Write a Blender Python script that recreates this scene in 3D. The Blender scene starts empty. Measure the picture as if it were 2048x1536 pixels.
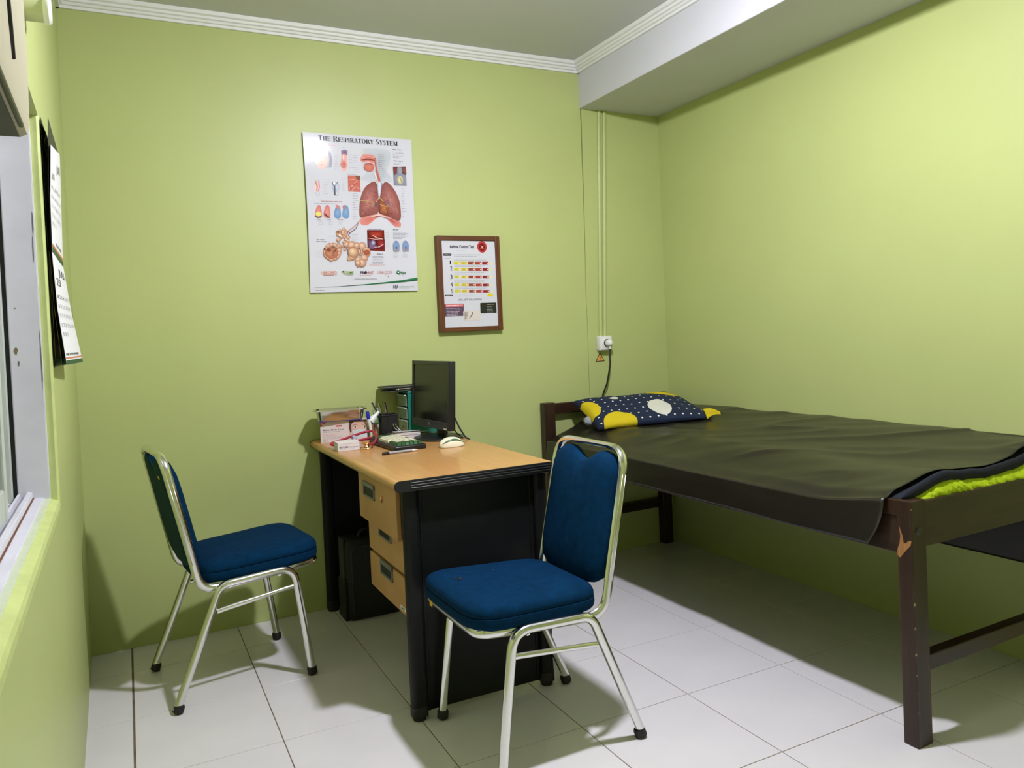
import bpy, bmesh, math, random
from mathutils import Vector, Matrix, noise
random.seed(7)
SC = bpy.context.scene
COL = SC.collection
PI = math.pi
def R(d): return math.radians(d)

# ------------------------------------------------------------------ camera, world, exposure
cam_d = bpy.data.cameras.new('camera')
cam = bpy.data.objects.new('camera', cam_d); COL.objects.link(cam)
cam.location = (0.033058, -3.43238, 1.194038)
cam.rotation_euler = (1.550333, 0.044954, -0.465137)
cam_d.sensor_fit = 'HORIZONTAL'; cam_d.sensor_width = 36.0
cam_d.lens = 1544.4497 / 2048 * 36.0
cam_d.shift_y = -73.942 / 2048
cam_d.clip_start = 0.01
SC.camera = cam
w = bpy.data.worlds.new('night'); SC.world = w; w.use_nodes = True
w.node_tree.nodes['Background'].inputs[0].default_value = (0.10, 0.12, 0.14, 1)
w.node_tree.nodes['Background'].inputs[1].default_value = 0.10
SC.view_settings.view_transform = 'Standard'
SC.view_settings.look = 'None'
SC.view_settings.gamma = 1.0
SC.view_settings.use_curve_mapping = False
SC.view_settings.exposure = 0.0
LAMP = Vector((1.2, -1.84, 2.43))
LAMP_STRENGTH = 1420.0

# ------------------------------------------------------------------ materials
def lin(c):
    c = c / 255.0
    return c / 12.92 if c <= 0.04045 else ((c + 0.055) / 1.055) ** 2.4
def rgb(r, g, b): return (lin(r), lin(g), lin(b), 1.0)
def mat(name, col, rough=0.5, metal=0.0, spec=0.5, bump=0.0, bscale=60.0, vary=0.0, vscale=3.0,
        coat=0.0, coat_rough=0.1, trans=0.0, ior=1.45, alpha=1.0, sheen=0.0, stretch=None):
    m = bpy.data.materials.new(name); m.use_nodes = True
    nt = m.node_tree; b = nt.nodes['Principled BSDF']
    b.inputs['Base Color'].default_value = col
    b.inputs['Roughness'].default_value = rough
    b.inputs['Metallic'].default_value = metal
    b.inputs['Specular IOR Level'].default_value = spec
    b.inputs['IOR'].default_value = ior
    b.inputs['Coat Weight'].default_value = coat
    b.inputs['Coat Roughness'].default_value = coat_rough
    b.inputs['Transmission Weight'].default_value = trans
    b.inputs['Alpha'].default_value = alpha
    b.inputs['Sheen Weight'].default_value = sheen
    tc = None
    if bump or vary:
        tc = nt.nodes.new('ShaderNodeTexCoord'); src = tc.outputs['Object']
        if stretch:
            mp = nt.nodes.new('ShaderNodeMapping'); mp.inputs['Scale'].default_value = stretch
            nt.links.new(src, mp.inputs['Vector']); src = mp.outputs['Vector']
    if bump:
        n = nt.nodes.new('ShaderNodeTexNoise'); n.inputs['Scale'].default_value = bscale; n.inputs['Detail'].default_value = 4
        nt.links.new(src, n.inputs['Vector'])
        bp = nt.nodes.new('ShaderNodeBump'); bp.inputs['Strength'].default_value = bump; bp.inputs['Distance'].default_value = 0.004
        nt.links.new(n.outputs['Fac'], bp.inputs['Height']); nt.links.new(bp.outputs['Normal'], b.inputs['Normal'])
    if vary:
        n = nt.nodes.new('ShaderNodeTexNoise'); n.inputs['Scale'].default_value = vscale; n.inputs['Detail'].default_value = 5
        nt.links.new(src, n.inputs['Vector'])
        cr = nt.nodes.new('ShaderNodeValToRGB')
        cr.color_ramp.elements[0].position = 0.3; cr.color_ramp.elements[1].position = 0.7
        cr.color_ramp.elements[0].color = tuple(c * (1 - vary) for c in col[:3]) + (1,)
        cr.color_ramp.elements[1].color = tuple(min(1, c * (1 + vary)) for c in col[:3]) + (1,)
        nt.links.new(n.outputs['Fac'], cr.inputs['Fac']); nt.links.new(cr.outputs['Color'], b.inputs['Base Color'])
    return m
def wood(name, dark, light, rough=0.4, scale=(40, 2.2, 40), coat=0.0, bump=0.05):
    m = mat(name, light, rough, coat=coat)
    nt = m.node_tree; b = nt.nodes['Principled BSDF']
    tc = nt.nodes.new('ShaderNodeTexCoord'); mp = nt.nodes.new('ShaderNodeMapping'); mp.inputs['Scale'].default_value = scale
    n = nt.nodes.new('ShaderNodeTexNoise'); n.inputs['Scale'].default_value = 1.0; n.inputs['Detail'].default_value = 6; n.inputs['Distortion'].default_value = 0.6
    cr = nt.nodes.new('ShaderNodeValToRGB')
    cr.color_ramp.elements[0].position = 0.32; cr.color_ramp.elements[1].position = 0.68
    cr.color_ramp.elements[0].color = dark; cr.color_ramp.elements[1].color = light
    nt.links.new(tc.outputs['Object'], mp.inputs['Vector']); nt.links.new(mp.outputs['Vector'], n.inputs['Vector'])
    nt.links.new(n.outputs['Fac'], cr.inputs['Fac']); nt.links.new(cr.outputs['Color'], b.inputs['Base Color'])
    bp = nt.nodes.new('ShaderNodeBump'); bp.inputs['Strength'].default_value = bump; bp.inputs['Distance'].default_value = 0.002
    nt.links.new(n.outputs['Fac'], bp.inputs['Height']); nt.links.new(bp.outputs['Normal'], b.inputs['Normal'])
    return m
def print_mat(name, rough=0.4, spec=0.5, coat=0.0):
    m = mat(name, (1, 1, 1, 1), rough, spec=spec, coat=coat)
    nt = m.node_tree
    a = nt.nodes.new('ShaderNodeVertexColor'); a.layer_name = 'Col'
    nt.links.new(a.outputs['Color'], nt.nodes['Principled BSDF'].inputs['Base Color'])
    return m
GREEN = (0.466, 0.522, 0.200, 1)
M = {}
M['wall'] = mat('green wall paint', GREEN, 0.42, spec=0.4, bump=0.06, bscale=9, vary=0.035, vscale=1.6)
M['wallgap'] = mat('dark crack', (0.05, 0.06, 0.02, 1), 0.9)
M['ceil'] = mat('white ceiling paint', (0.60, 0.61, 0.61, 1), 0.7, bump=0.03, bscale=20)
M['beam'] = mat('white beam paint', (0.60, 0.60, 0.64, 1), 0.6, bump=0.05, bscale=14, vary=0.02)
M['cornice'] = mat('white cornice', (0.80, 0.80, 0.80, 1), 0.55)
M['tile'] = mat('glazed white tile', (0.74, 0.715, 0.725, 1), 0.16, spec=0.45, bump=0.012, bscale=18, vary=0.025, vscale=5)
M['grout'] = mat('brown grout', (0.16, 0.115, 0.075, 1), 0.9, vary=0.4, vscale=14)
M['chrome'] = mat('polished chrome', (0.80, 0.80, 0.78, 1), 0.17, metal=1.0)
M['steel'] = mat('stainless steel', (0.66, 0.63, 0.58, 1), 0.2, metal=1.0)
M['rubber'] = mat('black rubber', (0.012, 0.012, 0.012, 1), 0.55)
M['blue'] = mat('blue woven fabric', (0.0010, 0.022, 0.062, 1), 0.9, spec=0.08, bump=0.25, bscale=420, vary=0.18, vscale=40)
M['teal_back'] = mat('dark teal backing cloth', (0.003, 0.036, 0.038, 1), 0.85, spec=0.2, bump=0.15, bscale=300)
M['desk_wood'] = wood('beech laminate', (0.48, 0.240, 0.078, 1), (0.56, 0.295, 0.105, 1), 0.3, (60, 3.0, 60), coat=0.2, bump=0.02)
M['drawer_wood'] = wood('beech laminate drawers', (0.44, 0.235, 0.085, 1), (0.52, 0.29, 0.115, 1), 0.45, (60, 4, 8), bump=0.02)
M['black'] = mat('black painted steel', (0.006, 0.0065, 0.007, 1), 0.45, spec=0.28, bump=0.02, bscale=160)
M['blackpl'] = mat('black plastic', (0.012, 0.012, 0.013, 1), 0.35)
M['darkgrey'] = mat('dark grey plastic', (0.035, 0.037, 0.038, 1), 0.4)
M['grey'] = mat('grey plastic', (0.16, 0.16, 0.15, 1), 0.4)
M['white'] = mat('white plastic', (0.78, 0.78, 0.74, 1), 0.35)
M['cream'] = mat('cream plastic', (0.80, 0.76, 0.58, 1), 0.4)
M['keygreen'] = mat('green key plastic', (0.035, 0.115, 0.035, 1), 0.4)
M['bed_wood'] = wood('dark brown varnish', (0.020, 0.009, 0.005, 1), (0.042, 0.019, 0.010, 1), 0.36, (30, 30, 3), bump=0.1)
M['bed_wood_x'] = wood('dark brown varnish across', (0.020, 0.009, 0.005, 1), (0.042, 0.019, 0.010, 1), 0.36, (3, 30, 30), bump=0.1)
M['bed_wood_y'] = wood('dark brown varnish lengthwise', (0.020, 0.009, 0.005, 1), (0.042, 0.019, 0.010, 1), 0.36, (30, 3, 30), bump=0.1)
M['bare_wood'] = wood('bare orange wood', (0.28, 0.12, 0.035, 1), (0.40, 0.19, 0.06, 1), 0.7, (80, 80, 6))
M['vinyl'] = mat('dark olive vinyl sheet', (0.013, 0.0105, 0.007, 1), 0.33, spec=0.68, bump=0.06, bscale=22)
M['navy'] = mat('navy cotton', (0.003, 0.006, 0.016, 1), 0.85, bump=0.2, bscale=200)
M['lime'] = mat('lime cotton', (0.42, 0.56, 0.004, 1), 0.8, bump=0.2, bscale=160, vary=0.1, vscale=30)
M['ply'] = mat('dark plywood', (0.02, 0.015, 0.01, 1), 0.7, vary=0.2)
M['paper'] = mat('white paper', (0.80, 0.80, 0.80, 1), 0.6)
M['card'] = mat('white card', (0.74, 0.68, 0.68, 1), 0.55)
M['screen'] = mat('dark screen', (0.010, 0.011, 0.010, 1), 0.22, spec=0.5)
M['poster'] = print_mat('glossy printed poster', 0.09, spec=0.35)
M['print'] = print_mat('matt print', 0.5)
M['frame_wood'] = wood('brown frame wood', (0.075, 0.023, 0.006, 1), (0.145, 0.046, 0.011, 1), 0.45, (90, 90, 5), bump=0.15)
M['glass'] = mat('clear glass', (1, 1, 1, 1), 0.03, trans=1.0, ior=1.45)
M['clear'] = mat('clear plastic drawer', (0.80, 0.92, 0.84, 1), 0.2, trans=0.75, ior=1.2)
M['teal'] = mat('teal plastic', (0.010, 0.19, 0.145, 1), 0.4)
M['greenglass'] = mat('pale green bottle plastic', (0.45, 0.75, 0.55, 1), 0.12, trans=0.8, ior=1.25)
M['red'] = mat('red rubber tube', (0.36, 0.022, 0.05, 1), 0.35)
M['brass'] = mat('rose gold metal', (0.85, 0.55, 0.32, 1), 0.16, metal=1.0)
M['bluepl'] = mat('blue plastic', (0.02, 0.03, 0.42, 1), 0.35)
M['bag'] = mat('black nylon bag', (0.010, 0.010, 0.010, 1), 0.6, bump=0.4, bscale=120)
M['strap'] = mat('dark olive webbing', (0.035, 0.045, 0.028, 1), 0.75, bump=0.3, bscale=200)
M['sash'] = mat('white painted window wood', (0.66, 0.66, 0.70, 1), 0.5, bump=0.08, bscale=40, vary=0.05, vscale=12)
M['sash2'] = mat('greenish white aluminium', (0.52, 0.56, 0.50, 1), 0.4, vary=0.08, vscale=10)
M['acbody'] = mat('aged beige plastic', (0.52, 0.48, 0.34, 1), 0.5, vary=0.04)
M['acshade'] = mat('dark olive grille', (0.09, 0.095, 0.055, 1), 0.6)  # dark olive holds the shade under the casing
M['limepaint'] = mat('pale lime gloss paint', (0.56, 0.64, 0.24, 1), 0.35, bump=0.12, bscale=60, vary=0.08, vscale=20)
M['palelime'] = mat('pale filler strip', (0.60, 0.66, 0.46, 1), 0.5, vary=0.05, vscale=30)
M['conduit'] = mat('green painted conduit', GREEN, 0.42)
M['yellow'] = mat('yellow sticker', (0.62, 0.40, 0.02, 1), 0.5)
M['calback'] = mat('black calendar backing', (0.012, 0.012, 0.010, 1), 0.45)
M['caltan'] = mat('tan page back', (0.20, 0.16, 0.07, 1), 0.6)
M['calgreen'] = mat('green page hem', (0.012, 0.10, 0.04, 1), 0.6)
M['orange'] = mat('orange sticker', (0.80, 0.38, 0.07, 1), 0.5)
em = bpy.data.materials.new('glowing bulb'); em.use_nodes = True
eb = em.node_tree.nodes['Principled BSDF']
eb.inputs['Base Color'].default_value = (0.9, 0.9, 0.9, 1)
eb.inputs['Emission Color'].default_value = (1.0, 0.985, 1.14, 1); eb.inputs['Emission Strength'].default_value = LAMP_STRENGTH
M['bulb'] = em

# ------------------------------------------------------------------ builders
def link(o, parent=None):
    COL.objects.link(o)
    if parent: o.parent = parent
    return o
def obj(name, bm, m, parent=None, smooth=False, loc=None, rot=None, recalc=True):
    if isinstance(bm, bmesh.types.BMesh):
        if recalc: bmesh.ops.recalc_face_normals(bm, faces=bm.faces[:])
        me = bpy.data.meshes.new(name); bm.to_mesh(me); bm.free()
    else: me = bm
    for x in (m if isinstance(m, (list, tuple)) else [m]): me.materials.append(M[x] if isinstance(x, str) else x)
    if smooth:
        me.polygons.foreach_set('use_smooth', [True] * len(me.polygons))
        if smooth != True and hasattr(me, 'set_sharp_from_angle'): me.set_sharp_from_angle(angle=R(smooth))
    o = bpy.data.objects.new(name, me); link(o, parent)
    if loc: o.location = loc
    if rot: o.rotation_euler = rot
    return o
def tag(o, label=None, cat=None, group=None, kind=None):
    if label: o['label'] = label
    if cat: o['category'] = cat
    if group: o['group'] = group
    if kind: o['kind'] = kind
    return o
def thing(name, label, cat, loc=(0, 0, 0), rz=0.0, group=None):
    o = bpy.data.objects.new(name, None); link(o); o.empty_display_size = 0.05
    o.location = loc; o.rotation_euler = (0, 0, rz)
    return tag(o, label, cat, group)
def struct(name, bm, m, parent=None, smooth=False):
    o = obj(name, bm, m, parent, smooth)
    if not parent: o['kind'] = 'structure'
    return o
def B(): return bmesh.new()
def box(bm, x0, x1, y0, y1, z0, z1, bev=0.0, seg=2, mi=0):
    v = [bm.verts.new((x, y, z)) for z in (z0, z1) for y in (y0, y1) for x in (x0, x1)]
    fs = [bm.faces.new([v[i] for i in q]) for q in ((0, 2, 3, 1), (4, 5, 7, 6), (0, 1, 5, 4), (2, 6, 7, 3), (0, 4, 6, 2), (1, 3, 7, 5))]
    for f in fs: f.material_index = mi
    if bev:
        es = {e for f in fs for e in f.edges}
        r = bmesh.ops.bevel(bm, geom=list(es), offset=bev, segments=seg, profile=0.5, affect='EDGES')
        for f in r['faces']: f.material_index = mi
    return bm
def bx(x0, x1, y0, y1, z0, z1, bev=0.0, seg=2): return box(B(), x0, x1, y0, y1, z0, z1, bev, seg)
def fillet(pts, rad, closed=False, n=6):
    pts = [Vector(p) for p in pts]; out = []; N = len(pts)
    for i, p in enumerate(pts):
        r = rad[i] if isinstance(rad, (list, tuple)) else rad
        if (not closed and i in (0, N - 1)) or r <= 0: out.append(p); continue
        a = (pts[i - 1] - p); b = (pts[(i + 1) % N] - p)
        la, lb = a.length, b.length; a.normalize(); b.normalize()
        ang = a.angle(b); d = min(r / math.tan(ang / 2) if ang > 1e-3 else r, la * .49, lb * .49)
        A, Bq = p + a * d, p + b * d
        for k in range(n + 1):
            t = k / n
            out.append((1 - t) ** 2 * A + 2 * t * (1 - t) * p + t * t * Bq)
    return out
def tube(bm, pts, ra, rb=None, seg=10, closed=False, ref=None, caps=True):
    """sweep an oval (ra along the reference normal, rb across) along pts"""
    rb = rb or ra; pts = [Vector(p) for p in pts]; n = len(pts); rings = []; prevN = None
    for i, p in enumerate(pts):
        a = pts[i - 1] if (i > 0 or closed) else p; b = pts[(i + 1) % n] if (i < n - 1 or closed) else p
        T = (b - a).normalized()
        if ref: Nn = ref(i, p)
        elif prevN is None: Nn = Vector((0, 0, 1)) if abs(T.z) < 0.9 else Vector((1, 0, 0))
        else: Nn = prevN
        Bn = T.cross(Nn).normalized(); Nn = Bn.cross(T).normalized(); prevN = Nn
        ka = ra[i] if isinstance(ra, (list, tuple)) else ra; kb = rb[i] if isinstance(rb, (list, tuple)) else rb
        rings.append([bm.verts.new(p + Nn * ka * math.cos(2 * PI * k / seg) + Bn * kb * math.sin(2 * PI * k / seg)) for k in range(seg)])
    for i in range(n if closed else n - 1):
        r0, r1 = rings[i], rings[(i + 1) % n]
        for k in range(seg): bm.faces.new((r0[k], r0[(k + 1) % seg], r1[(k + 1) % seg], r1[k]))
    if caps and not closed:
        bm.faces.new(rings[0][::-1]); bm.faces.new(rings[-1])
    return bm
def lathe(bm, prof, seg=20, c=(0, 0, 0), axis='Z', cap=True):
    c = Vector(c); rings = []
    def P(r, h, a):
        u, v = r * math.cos(a), r * math.sin(a)
        return c + (Vector((u, v, h)) if axis == 'Z' else Vector((h, u, v)) if axis == 'X' else Vector((u, h, v)))
    for r, h in prof: rings.append([bm.verts.new(P(max(r, 1e-5), h, 2 * PI * k / seg)) for k in range(seg)])
    for a, b in zip(rings, rings[1:]):
        for k in range(seg): bm.faces.new((a[k], a[(k + 1) % seg], b[(k + 1) % seg], b[k]))
    if cap:
        bm.faces.new(rings[0][::-1]); bm.faces.new(rings[-1])
    return bm
def prism(bm, poly, f, d0, d1):
    """extrude the 2D polygon: f(u, v, d) -> 3D"""
    a = [bm.verts.new(f(u, v, d0)) for u, v in poly]; b = [bm.verts.new(f(u, v, d1)) for u, v in poly]
    n = len(poly); bm.faces.new(a[::-1]); bm.faces.new(b)
    for i in range(n): bm.faces.new((a[i], a[(i + 1) % n], b[(i + 1) % n], b[i]))
    return bm
def rrect(x0, x1, y0, y1, r, n=5):
    out = []
    for cx, cy, a0 in ((x1 - r, y1 - r, 0), (x0 + r, y1 - r, 90), (x0 + r, y0 + r, 180), (x1 - r, y0 + r, 270)):
        for k in range(n + 1):
            a = R(a0 + 90 * k / n); out.append((cx + r * math.cos(a), cy + r * math.sin(a)))
    return out
def grid(nx, ny, f):
    bm = B(); v = [[bm.verts.new(f(i / nx, j / ny)) for i in range(nx + 1)] for j in range(ny + 1)]
    for j in range(ny):
        for i in range(nx): bm.faces.new((v[j][i], v[j][i + 1], v[j + 1][i + 1], v[j + 1][i]))
    return bm
def thicken(bm, off):
    """close an open sheet by a second layer; off = distance along the normal, or a vector"""
    bm.normal_update()
    d = {v: (v.co + (v.normal * off if isinstance(off, (int, float)) else Vector(off))) for v in bm.verts}
    fs = bm.faces[:]; be = [e for e in bm.edges if len(e.link_faces) == 1]
    nv = {v: bm.verts.new(c) for v, c in d.items()}
    for f in fs: bm.faces.new([nv[v] for v in reversed(f.verts)])
    for e in be: bm.faces.new((e.verts[0], e.verts[1], nv[e.verts[1]], nv[e.verts[0]]))
    return bm
def sm(x): x = max(0, min(1, x)); return x * x * (3 - 2 * x)

# ------------------------------------------------------------------ flat print (lettering, pictures) as coloured polygons
def text_mesh(s, bold=0.0):
    cu = bpy.data.curves.new('t', 'FONT'); cu.body = s; cu.size = 1.0; cu.resolution_u = 3; cu.offset = bold
    o = bpy.data.objects.new('t', cu); COL.objects.link(o)
    dg = bpy.context.evaluated_depsgraph_get(); me = bpy.data.meshes.new_from_object(o.evaluated_get(dg))
    vs = [(v.co.x, v.co.y) for v in me.vertices]; fs = [tuple(p.vertices) for p in me.polygons]
    bpy.data.objects.remove(o); bpy.data.meshes.remove(me); bpy.data.curves.remove(cu)
    return vs, fs
class Flat:
    """collects coloured 2D shapes in metres, layer by layer, then builds one mesh"""
    def __init__(s, f, step=7e-6): s.f = f; s.g = []; s.step = step
    def add(s, pts, faces, cols, L, join=False):
        if not join: s.g.append((L, len(s.g), [], [], []))
        _, _, P, Fc, C = s.g[-1]; b = len(P)
        P.extend(pts); Fc.extend(tuple(b + k for k in q) for q in faces)
        C.extend(cols if isinstance(cols, list) else [cols] * len(pts))
    def poly(s, pts, col, L=1): s.add(pts, [tuple(range(len(pts)))], col, L)
    def fan(s, pts, cin, cout, L=1, c=None):
        n = len(pts); c = c or (sum(p[0] for p in pts) / n, sum(p[1] for p in pts) / n)
        s.add([c] + list(pts), [(0, 1 + i, 1 + (i + 1) % n) for i in range(n)], [cin] + [cout] * n, L)
    def rect(s, x0, y0, x1, y1, col, L=1): s.poly([(x0, y0), (x1, y0), (x1, y1), (x0, y1)], col, L)
    def rr(s, x0, y0, x1, y1, r, col, L=1): s.poly(rrect(x0, x1, y0, y1, r, 4), col, L)
    def ell(s, cx, cy, a, b, cin, cout=None, L=1, n=20, rot=0.0, a0=0, a1=360, off=(0, 0)):
        cr, sr = math.cos(rot), math.sin(rot)
        pts = []
        for k in range(n):
            t = R(a0 + (a1 - a0) * k / n); x, y = a * math.cos(t), b * math.sin(t)
            pts.append((cx + x * cr - y * sr, cy + x * sr + y * cr))
        s.fan(pts, cin, cout or cin, L, (cx + off[0], cy + off[1]))
    def line(s, pts, wd, col, L=1):
        n = len(pts); V = []
        for i, (x, y) in enumerate(pts):
            a, b = pts[max(0, i - 1)], pts[min(n - 1, i + 1)]
            d = math.hypot(b[0] - a[0], b[1] - a[1]) or 1e-6; h = (wd[i] if isinstance(wd, list) else wd) / 2
            nx, ny = -(b[1] - a[1]) / d * h, (b[0] - a[0]) / d * h
            V += [(x - nx, y - ny), (x + nx, y + ny)]
        s.add(V, [(2 * i, 2 * i + 2, 2 * i + 3, 2 * i + 1) for i in range(n - 1)], col, L)
    def text(s, t, x, y, h, col, L=2, width=None, bold=0.0, align='l', shear=0.0):
        vs, fs = text_mesh(t, bold)
        if not vs: return
        x0 = min(v[0] for v in vs); x1 = max(v[0] for v in vs); hh = 0.70
        sy = h / hh; sx = (width / (x1 - x0)) if width else sy
        wd = (x1 - x0) * sx; dx = x - (wd / 2 if align == 'c' else wd if align == 'r' else 0)
        s.add([(dx + (a - x0) * sx + b * sy * shear, y + b * sy) for a, b in vs], fs, col, L)
    def micro(s, x, y, wd, rows, dy, h, col, L=1, seed=0, ragged=0.3):
        rn = random.Random(seed)
        first = True
        for r in range(rows):
            end = x + wd * (1 - ragged * rn.random() * (1 if r < rows - 1 else 2)); cx = x
            while cx < end:
                l = min(rn.uniform(2.0, 5.5) * h, end - cx); y0 = y - r * dy
                if l > h * .4: s.add([(cx, y0), (cx + l, y0), (cx + l, y0 + h * .45), (cx, y0 + h * .45)], [(0, 1, 2, 3)], col, L, not first); first = False
                cx += l + h * .6
    def build(s, name, m, parent=None):
        vv, ff, cc = [], [], []
        for k, (L, _, P, Fc, C) in enumerate(sorted(s.g, key=lambda t: (t[0], t[1]))):
            b = len(vv); e = 0.0001 + s.step * k
            vv += [s.f(x, y, e) for x, y in P]; ff += [tuple(b + q for q in f) for f in Fc]; cc += C
        me = bpy.data.meshes.new(name); me.from_pydata(vv, [], ff)
        a = me.color_attributes.new('Col', 'FLOAT_COLOR', 'POINT')
        a.data.foreach_set('color', [k for c in cc for k in c])
        return obj(name, me, m, parent)
def mixc(a, b, t): return tuple(a[i] * (1 - t) + b[i] * t for i in range(3)) + (1,)

# ------------------------------------------------------------------ room shell
XL, XR, YF, ZC = -0.14, 2.707, -4.4, 2.562
LW = -0.012                                              # the window wall runs slightly out of square
def lwx(y): return XL + LW * y
# floor: grout bed with separately laid tiles
fl = struct('floor', bx(-0.4, XR + 0.1, YF - 0.1, 0.1, -0.08, -0.0018), 'grout')
T, Y1 = 0.4, -0.2567
tile_cache = {}
xs = [-0.145] + [i * T for i in range(0, 7)] + [XR]
ys = [0.0] + [Y1 - T * j for j in range(0, 11)]
g = 0.0014
for i in range(len(xs) - 1):
    gl = 0.0032 if i == 1 else g; gr = 0.0032 if i == 0 else g
    for j in range(len(ys) - 1):
        x0, x1, y1, y0 = xs[i] + gl, xs[i + 1] - gr, ys[j] - g, ys[j + 1] + g
        if j == 0: y1 = 0.0
        key = (round(x1 - x0, 3), round(y1 - y0, 3))
        if key not in tile_cache:
            hx, hy = (x1 - x0) / 2, (y1 - y0) / 2
            bm = bx(-hx, hx, -hy, hy, -0.012, 0.0)
            top = [e for e in bm.edges if all(v.co.z > -0.001 for v in e.verts)]
            bmesh.ops.bevel(bm, geom=top, offset=0.0009, segments=1, affect='EDGES')
            o = obj('floor_tile', bm, 'tile', fl); tile_cache[key] = o.data
        else:
            o = bpy.data.objects.new('floor_tile', tile_cache[key]); link(o, fl)
        o.location = ((x0 + x1) / 2, (y0 + y1) / 2, 0)
# back wall in two panels with the open crack between them
bm = B()
def crack(z): return 2.196 + 0.0105 * (z - 1.2) + 0.0035 * noise.noise((z * 3.1, 0.3, 0)) + 0.0015 * noise.noise((z * 17, 4.3, 0))
zs = [k * ZC / 60 for k in range(61)]
def gapw(z): return 0.0 if z < 0.84 else 0.0026 + (0.0045 if z > 1.22 else 0.0012) * sm((z - 1.3) / .9)
Lp = [(-0.3, 0.0)] + [(crack(z), z) for z in zs] + [(-0.3, ZC)]
Rp = [(XR + 0.1, 0.0)] + [(crack(z) + gapw(z), z) for z in zs] + [(XR + 0.1, ZC)]
prism(bm, Lp, lambda u, v, d: (u, d, v), 0.0, 0.02)
prism(bm, Rp[::-1], lambda u, v, d: (u, d, v), 0.0, 0.02)
box(bm, -0.4, XR + 0.2, 0.02, 0.1, -0.05, ZC + 0.05)
wb = struct('wall_back', bm, 'wall')
struct('wall_right', bx(XR, XR + 0.1, YF, 0.1, -0.05, ZC + 0.05), 'wall')
struct('wall_front', bx(-0.4, XR + 0.2, YF - 0.1, YF, -0.05, ZC + 0.05), 'wall')
struct('ceiling', bx(-0.4, XR + 0.2, YF - 0.1, 0.1, ZC, ZC + 0.08), 'ceil')
struct('trim_1', bx(2.204, XR + 0.02, YF, 0.02, 2.335, ZC + 0.01, 0.004), 'beam')['label'] = 'white boxed ceiling beam along the right wall'
# cornices: stepped profile swept along back wall, beam and window wall
prof = [(0, 0), (0.012, 0), (0.014, 0.010), (0.022, 0.012), (0.026, 0.020), (0.034, 0.023), (0.036, 0.032), (0.046, 0.036), (0.050, 0.050), (0, 0.050)]
zc0 = ZC - 0.050
bm = B(); prism(bm, prof, lambda u, v, d: (d, -u, zc0 + v), lwx(0) - 0.02, 2.206); struct('trim_2', bm, 'cornice')
bm = B(); prism(bm, prof, lambda u, v, d: (2.204 - u, d, zc0 + v), YF, 0.0); struct('trim_3', bm, 'cornice')
bm = B(); prism(bm, prof, lambda u, v, d: (lwx(d) + u, d, zc0 + v), YF, 0.0); struct('trim_4', bm, 'cornice')
# window wall with its opening (z .85-1.76, y -1.28 to -3.0), 0.22 thick
WY1, WY0, WZ0, WZ1 = -1.285, -3.0, 0.845, 1.757
bm = B()
def wpanel(y0, y1, z0, z1, ny=8):
    poly = [(lwx(y0), y0), (lwx(y1), y1), (lwx(y1) - 0.22, y1), (lwx(y0) - 0.22, y0)]
    prism(bm, poly, lambda u, v, d: (u, v, d), z0, z1)
wpanel(WY1, 0.02, -0.05, ZC + .02); wpanel(YF, WY0, -0.05, ZC + .02)
wpanel(WY0, WY1, -0.05, WZ0 - 0.014); wpanel(WY0, WY1, WZ1, ZC + .02)
struct('wall_left', bm, 'wall')

# ------------------------------------------------------------------ window
win = bpy.data.objects.new('window_1', None); link(win); win['kind'] = 'structure'
win['label'] = 'white framed sliding window in the left wall'
def wx(y, d): return lwx(y) - d                           # d metres into the wall
def wbar(name, m, d0, d1, y0, y1, z0, z1, bev=0.002, parent=None):
    bm = B(); poly = [(wx(y0, d0), y0), (wx(y1, d0), y1), (wx(y1, d1), y1), (wx(y0, d1), y0)]
    prism(bm, poly, lambda u, v, d: (u, v, d), z0, z1)
    if bev: bmesh.ops.bevel(bm, geom=bm.edges[:], offset=bev, segments=2, affect='EDGES')
    return obj(name, bm, m, parent or win)
# painted plaster lip round the opening: far side and sloping sill strip
bm = B(); prism(bm, [(wx(WY1, -0.0006), WY1 + 0.012), (wx(WY1, -0.0006), WY1 - 0.0035), (wx(WY1, 0.004), WY1 - 0.006), (wx(WY1, 0.021), WY1 - 0.004), (wx(WY1, 0.021), WY1 + 0.012)], lambda u, v, d: (u, v, d), WZ0 - 0.012, WZ1 + 0.004)
obj('plaster_reveal', bm, 'limepaint', win)
bm = B()
lip = [(-0.0012, -0.030), (-0.0012, -0.016), (0.002, -0.007), (0.020, 0.000), (0.020, -0.030)]
ny = 24
ringsv = []
for k in range(ny + 1):
    y = WY0 + (WY1 - WY0) * k / ny; jit = 0.003 * noise.noise((y * 5, 1, 0))
    ringsv.append([bm.verts.new((wx(y, d + (jit if q == 3 else jit * .4 if q == 2 else 0)), y, WZ0 + h + 0.002 * noise.noise((y * 9, q, 2)))) for q, (d, h) in enumerate(lip)])
for a, b in zip(ringsv, ringsv[1:]):
    for q in range(5): bm.faces.new((a[q], b[q], b[(q + 1) % 5], a[(q + 1) % 5]))
bm.faces.new(ringsv[0]); bm.faces.new(ringsv[-1][::-1])
obj('plaster_sill', bm, 'limepaint', win)
wbar('filler_strip', 'palelime', 0.018, 0.034, WY0, WY1 - 0.004, WZ0 - 0.03, WZ0 + 0.002, 0.001)
wbar('sill_board', 'sash', 0.030, 0.105, WY0, WY1 - 0.004, WZ0 - 0.03, WZ0 + 0.006)
t1 = wbar('sill_track', 'sash', 0.054, 0.066, WY0, WY1 - 0.006, WZ0, WZ0 + 0.022)
t2 = wbar('sill_track', 'sash', 0.078, 0.084, WY0, WY1 - 0.006, WZ0, WZ0 + 0.020, 0.001)
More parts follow.
